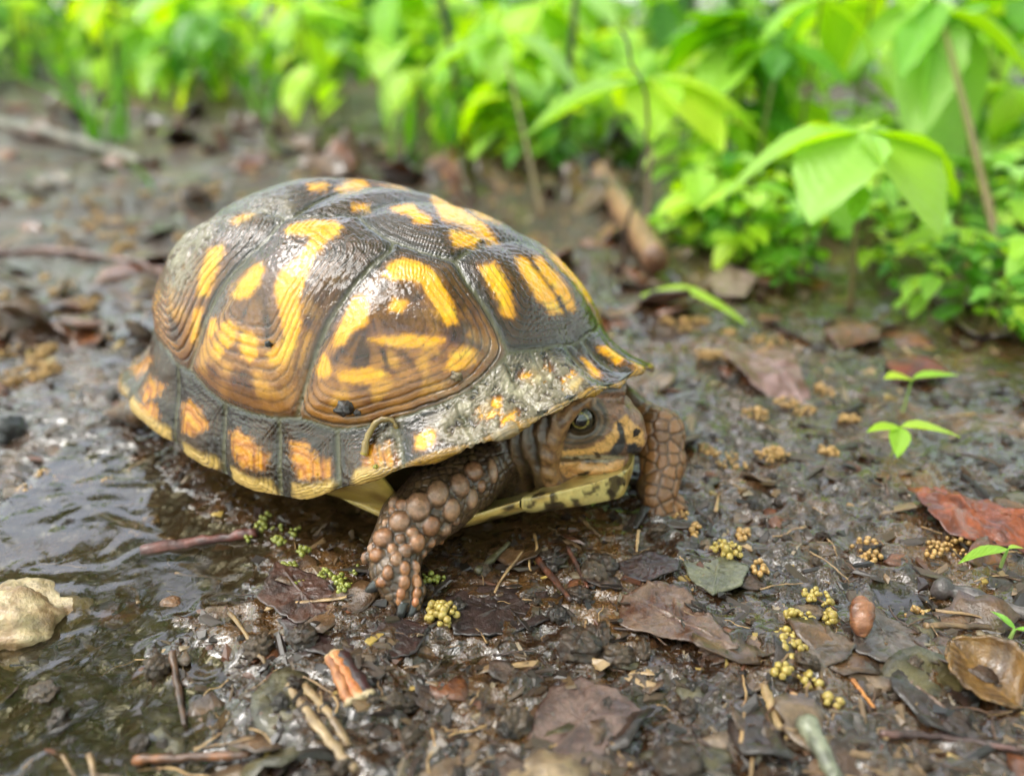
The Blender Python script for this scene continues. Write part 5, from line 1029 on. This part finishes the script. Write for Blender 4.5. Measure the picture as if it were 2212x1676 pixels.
# the whorled seedling on the right
b0 = gpx(1838, 672); t0 = tp(1862, 285, b0)
plant('seedling', b0, t0, [(1, 172, -4, 5.2, .9), (1, 228, -20, 4.4, 1.4), (1, 306, -17, 4.7, 1.4), (1, 8, -6, 5.0, .9), (1, 95, 2, 4.5, 1.0), (.72, 250, -25, 1.9, 1.0), (.98, 268, -60, 1.5, .9)], 'seedling with four broad pale leaves whorled atop a thin stem', r=.14)
b1 = gpx(1700, 640); b1 = gpx(2015, 640)
plant('seedling', gpx(2000, 660), tp(2080, 492, gpx(2000, 660)), [(1, 185, -8, 2.6, 1.1), (1, -12, -18, 2.9, .95), (1, 280, -35, 1.6, 1.0)], 'low seedling with a pair of lime leaves beside the whorled one', r=.09)
b2 = gpx(1330, 560); t2 = at_y(1400, 172, b2[1]+3)
plant('seedling', gpx(1395, 545), at_y(1412, 168, 50), [(1, 190, -10, 8.0, 1.0), (1, -8, -12, 8.5, 1.05), (1, 262, -20, 5.5, 1.2), (1, 305, -14, 6.5, 1.2), (.97, 100, 5, 6, 1)], 'tall seedling with bright umbrella of leaves over the broken branch', r=.16, c1=(110, 80, 56), c2=(96, 66, 48))
b3 = gpx(1010, 395)
plant('seedling', gpx(1175, 470), at_y(1082, 78, 60), [(1, 195, -14, 6.2, 1.0), (1, -14, -12, 7.2, 1.15), (1, 262, -35, 4.2, 1.0), (1, 80, 0, 5, 1), (.8, 40, -5, 3.5, 1)], 'seedling with one pale glossy leaf and arching lime leaf', r=.16)
plant('sapling', gpx(2190, 640), at_y(2020, -10, 52), [(1, 250, -50, 9.0, .9), (.97, 232, -28, 6.0, .8), (.95, 292, -62, 10.5, 1.0), (1, 195, -24, 6.5, .85), (.9, 330, -15, 8, 1), (.85, 60, 10, 8, 1)], 'sapling hanging one large pale ribbed leaf and lime leaves', cat='sapling', r=.25)
def sprout(px, py, lift, lv, label, ln=1.0):
    b = gpx(px, py); plant('sprout', b, b+np.array([.05, 0, lift]), [(1, a, p_, l_, w_) for a, p_, l_, w_ in lv], label, cat='sprout', r=.05, c1=(140, 190, 80), c2=(170, 170, 110))
sprout(1950, 890, 1.1, [(195, 20, 1.0, 1.3), (-10, 22, 1.25, .75)], 'sprout with two open lime seed leaves')
sprout(1925, 985, .9, [(185, 5, .9, 1.0), (-5, 4, 1.6, .6), (250, -15, .9, 1.1)], 'sprout with three narrow green leaves below the two leaved one')
sprout(2160, 1225, .5, [(195, 6, 1.25, .5), (20, 0, .5, .6)], 'tiny sprout with one flat green leaf behind the grey stick')
sprout(2180, 1380, .25, [(120, 20, .5, .7), (330, 15, .55, .6)], 'tiny bright sprout behind the curled leaf')
# grass
def blade_mesh(seed, lean=.5, w=.02):
    n = 12; V = []; q = np.random.RandomState(seed)
    for i in range(n):
        t = i/(n-1); hw = w*(1-t**2.5)+.002; x = lean*t*t; z = t*(1-.25*lean*t)
        for s in (-1, 0, 1): V.append((x, s*hw, z+.25*hw*abs(s)))
    me = make_mesh('blade', np.array(V), grid_faces(n, 3)); me.materials.append(m_deep); return me
BL = [blade_mesh(i, .15+.2*i) for i in range(5)]
def tuft(b, nb, h, label, group=None, spread=.8, seed=0):
    q = np.random.RandomState(seed); root = add('grass_tuft', None, label=label, cat='grass', group=group, loc=b)
    for i in range(nb):
        o = add('blade', BL[q.randint(5)], None, root); s = h*(.55+.5*q.rand()); o.scale = (s, s*(.7+.8*q.rand()), s); o.location = Vector((q.normal()*spread*U, q.normal()*spread*U, -.2*U)); o.rotation_euler = (q.normal()*.15, q.normal()*.15, q.rand()*6.28)
tuft(gpx(225, 300), 22, 11, 'thick grass tuft behind the grey branch', seed=1, spread=1.2)
tuft(gpx(560, 285), 8, 9, 'thin grass tuft behind the shell top', seed=2)
tuft(gpx(880, 345), 7, 8, 'loose grass tuft left of the arching seedling', seed=3)
tuft(gpx(960, 330), 9, 12, 'tall pale grass tuft under the arching seedling', seed=4)
tuft(gpx(330, 405), 4, 3.2, 'few short bright grass blades on the path', seed=6, spread=.3)
def lone_blade():
    P = np.array([gpx(1385, 640, .3), gpx(1470, 625, 1.0), gpx(1545, 655, .9), gpx(1612, 700, .15)]); c0 = P[0].copy(); S = spline(P-c0, 20); w = .42*np.sin(np.pi*np.linspace(.1, .98, 20))**.7; V = []
    for i in range(20):
        for s in (-1, 0, 1): V.append(S[i]+np.array([.25*s*w[i], .9*s*w[i], .10*abs(s)*w[i]+.12*s*w[i]]))
    me = make_mesh('fallen_grass', np.array(V), grid_faces(20, 3)); add('fallen_grass', me, m_young, label='single arching green grass blade on the path', cat='grass blade', loc=c0)
lone_blade()
# ---- bank of seedlings, ground cover and saplings
q = np.random.RandomState(23)
BX, BY = [-400, 0, 400, 900, 1250, 1500, 1700, 2212, 2700], [190, 205, 235, 310, 410, 560, 655, 745, 800]
def edge_y(px): return np.interp(px, BX, BY)
NUM = {5: 'five', 6: 'six', 7: 'seven', 8: 'eight', 9: 'nine'}
cover_lbl = ['low pale ground cover plant ', 'low dark ground cover plant ']
n_c = 0
while n_c < 210:
    px, py = (q.uniform(1380, 2420), q.uniform(430, 770)) if n_c < 150 else (q.uniform(900, 1560), q.uniform(290, 560))
    if py > edge_y(px)-4 or (1225 < px < 1470 and 330 < py < 620 and abs((px-1300)*.76-(py-400)) < 95): continue
    b = gpx(px, py); sc = (.55+.6*q.rand())*b[1]/34; h = sc*(1.6+2.6*q.rand()); dk = q.rand() < .4
    lv = [(.35+.65*q.rand(), q.rand()*360, q.normal()*18-2, sc*(.9+1.1*q.rand()), .9+.35*q.rand()) for _ in range(q.randint(6, 10))]
    plant('ground_cover', b, b+np.array([q.normal()*.5, q.normal()*.5, h]), lv, cover_lbl[int(dk)]+('of %s leaves ' % NUM[len(lv)])+near_phrase(px, py), ['pale', 'dark'][int(dk)]+' ground cover plants', 'plant', .05, DL if dk else YL); n_c += 1
n_s = 0
while n_s < 230:
    px = q.uniform(-250, 2450); ed = edge_y(px); py = ed-8-q.rand()**1.3*(ed-85)
    if py > 480 or py < 80: continue
    b = gpx(px, py)
    if b[1] > 260 or (1180 < px < 1560 and py > 300): continue
    h = 4.5+q.rand()*8+b[1]*.012; sc = (2.4+2.8*q.rand())*(1+b[1]*.003); dk = q.rand() < .3; nl = q.randint(5, 9)
    lv = [((.35+.6*q.rand()) if i > 3 else 1, q.rand()*90+i*85, -22+q.normal()*22, sc*(.75+.5*q.rand()), .85+.4*q.rand()) for i in range(nl)]
    where = next((t for lim, t in ((480, 'beyond the grey branch'), (900, 'beyond the shell top'), (1250, 'behind the arching seedling'), (1650, 'behind the broken branch'), (9999, 'behind the whorled seedling')) if px < lim)); dist_ = 'far' if b[1] > 130 else 'mid' if b[1] > 80 else 'near'
    plant('seedling', b, b+np.array([q.normal()*h*.15, q.normal()*h*.12, h]), lv, ('%s %s leaved %s seedling, %s %s' % ('short' if h < 7 else 'knee high' if False else 'taller' if h < 10.5 else 'tallest', NUM[nl], ['lime', 'dark'][int(dk)], {'far': 'distant', 'mid': 'midway', 'near': 'close'}[dist_], where)), ['lime', 'dark'][int(dk)]+' undergrowth seedlings', 'seedling', .08+.0008*b[1], DL if dk else YL); n_s += 1
for i in range(40):
    px = q.uniform(-300, 2500); py = q.uniform(75, min(150, edge_y(px)-20)); b = gpx(px, py)
    if b[1] > 300: b = b*np.array([300/b[1], 300/b[1], 1])
    h = 22+q.rand()*40; nl = 20; sc = 6+4*q.rand()
    lv = [(.05+.95*(k/nl)**1.5, q.rand()*360, -20+q.normal()*20, sc*(.7+.5*q.rand()), .9+.3*q.rand()) for k in range(nl)]
    where = next((t for lim, t in ((300, 'beyond the thick grass tuft'), (700, 'beyond the thin grass tuft'), (1100, 'beyond the tall pale grass'), (1500, 'beyond the umbrella seedling'), (1900, 'beyond the whorled seedling'), (9999, 'beyond the ribbed pale leaf')) if px < lim))
    plant('sapling', b, b+np.array([q.normal()*4, q.normal()*4, h]), lv, 'leafy sapling far '+where, 'far saplings', 'sapling', .35, DL if i % 3 == 0 else YL, (90, 84, 56), (84, 66, 50), q.normal()*2)
for i, (px, py, r_) in enumerate([(338, 190, .5), (640, 190, .7), (700, 215, .25), (505, 215, .3), (252, 190, .5), (1015, 330, .3), (95, 190, .35), (1500, 250, .3), (1210, 380, .25)]):
    b = gpx(px, py); h = 60; add('woody_stem', stem_mesh([np.array([0, 0, -.5]), np.array([q.normal()*2, 0, h*.5]), np.array([q.normal()*5, 0, h])], r_, r_*.6, (70, 58, 46), (58, 48, 40)), m_stem, label='bare dark woody stem '+['behind the grey branch', 'behind the thin grass tuft'][px > 400] if px < 800 else 'bare dark woody stem behind the arching seedling', cat='stem', group='bare woody stems', loc=b)
# ---- beyond: a wood that reads as one mass of leaves
def leaf_cloud(name, W, s, r, pal, label, cat):
    n = len(W); L = np.array([[0, 0, 0], [.35, -.28, .05], [.35, 0, -.02], [.35, .28, .05], [.75, -.2, -.02], [.75, 0, -.1], [.75, .2, -.02], [1, 0, -.22]]); Fl = [np.array([[0, 1, 2], [0, 2, 3], [4, 7, 5], [5, 7, 6]]), np.array([[1, 4, 5, 2], [2, 5, 6, 3]])]
    a, p_ = r.rand(n)*6.28, r.normal(size=n)*.5-.2; ca, sa, cp, sp = np.cos(a), np.sin(a), np.cos(p_), np.sin(p_)
    V = L[None]*s[:, None, None]; x = V[..., 0]*cp[:, None]-V[..., 2]*sp[:, None]; z = V[..., 0]*sp[:, None]+V[..., 2]*cp[:, None]; y = V[..., 1]; V = np.stack([x*ca[:, None]-y*sa[:, None], x*sa[:, None]+y*ca[:, None], z], -1)+W[:, None]
    off = (np.arange(n)*8)[:, None, None]; F = [(f[None]+off).reshape(-1, f.shape[1]) for f in Fl]; C = np.repeat(np.array([lin(*c)/.86 for c in pal])[r.randint(len(pal), size=n)], 8, 0)
    add(name, make_mesh(name, V.reshape(-1, 3), F, cols=C), m_cloud, label=label, cat=cat, kind='stuff')
m_cloud, nt, b = new_mat('thicket_leaf'); at = N(nt, 'ShaderNodeAttribute', attribute_name='Col'); nt.links.new(at.outputs[0], b.inputs['Base Color']); b.inputs['Roughness'].default_value = .45; t = N(nt, 'ShaderNodeBsdfTranslucent'); nt.links.new(at.outputs[0], t.inputs[0]); mx = N(nt, 'ShaderNodeMixShader'); mx.inputs[0].default_value = .5; nt.links.new(b.outputs[0], mx.inputs[1]); nt.links.new(t.outputs[0], mx.inputs[2]); nt.links.new(mx.outputs[0], nt.nodes['Material Output'].inputs[0])
def thicket():
    r = np.random.RandomState(8); n = 28000; R_ = 170+r.rand(n)**.9*420; th = np.radians(np.where(np.arange(n) < 19000, r.uniform(38, 142, n), r.uniform(142, 398, n))); R_[19000:] += 120; W = np.stack([R_*np.cos(th), R_*np.sin(th), r.rand(n)**np.where(np.arange(n) < 19000, 1.4, .9)*(10+np.where(np.arange(n) < 19000, .38, .55)*R_)], 1); s = (4+5*r.rand(n))*np.where(np.arange(n) < 19000, 1, 3.0)  # in-view leaves first; the ring behind the camera is added to cut low light
    leaf_cloud('thicket', W, s, r, [(150, 206, 66), (118, 180, 56), (84, 140, 56), (190, 226, 80), (66, 112, 50)], 'distant mass of green woodland leaves closing the view, plus unseen leaves added behind to block low light', 'thicket')
thicket()

# ---- unseen roof of leaves added to break up sky reflections on shell and mud
def added_canopy():
    r = np.random.RandomState(12); n = 27000; W = np.stack([r.uniform(-420, 420, n), r.uniform(-420, 400, n), r.uniform(260, 430, n)], 1)
    k = fbm(W[:, 0]/95, W[:, 1]/95, W[:, 2]/300, 3); W = W[k > np.where(W[:, 1] < 60, .04, .0)]; leaf_cloud('added_canopy', W, 12+10*r.rand(len(W)), r, [(110, 160, 60), (84, 132, 52), (60, 100, 46), (130, 176, 70)], 'leaf roof added overhead out of view to break up sky reflections', 'added_canopy')
added_canopy()
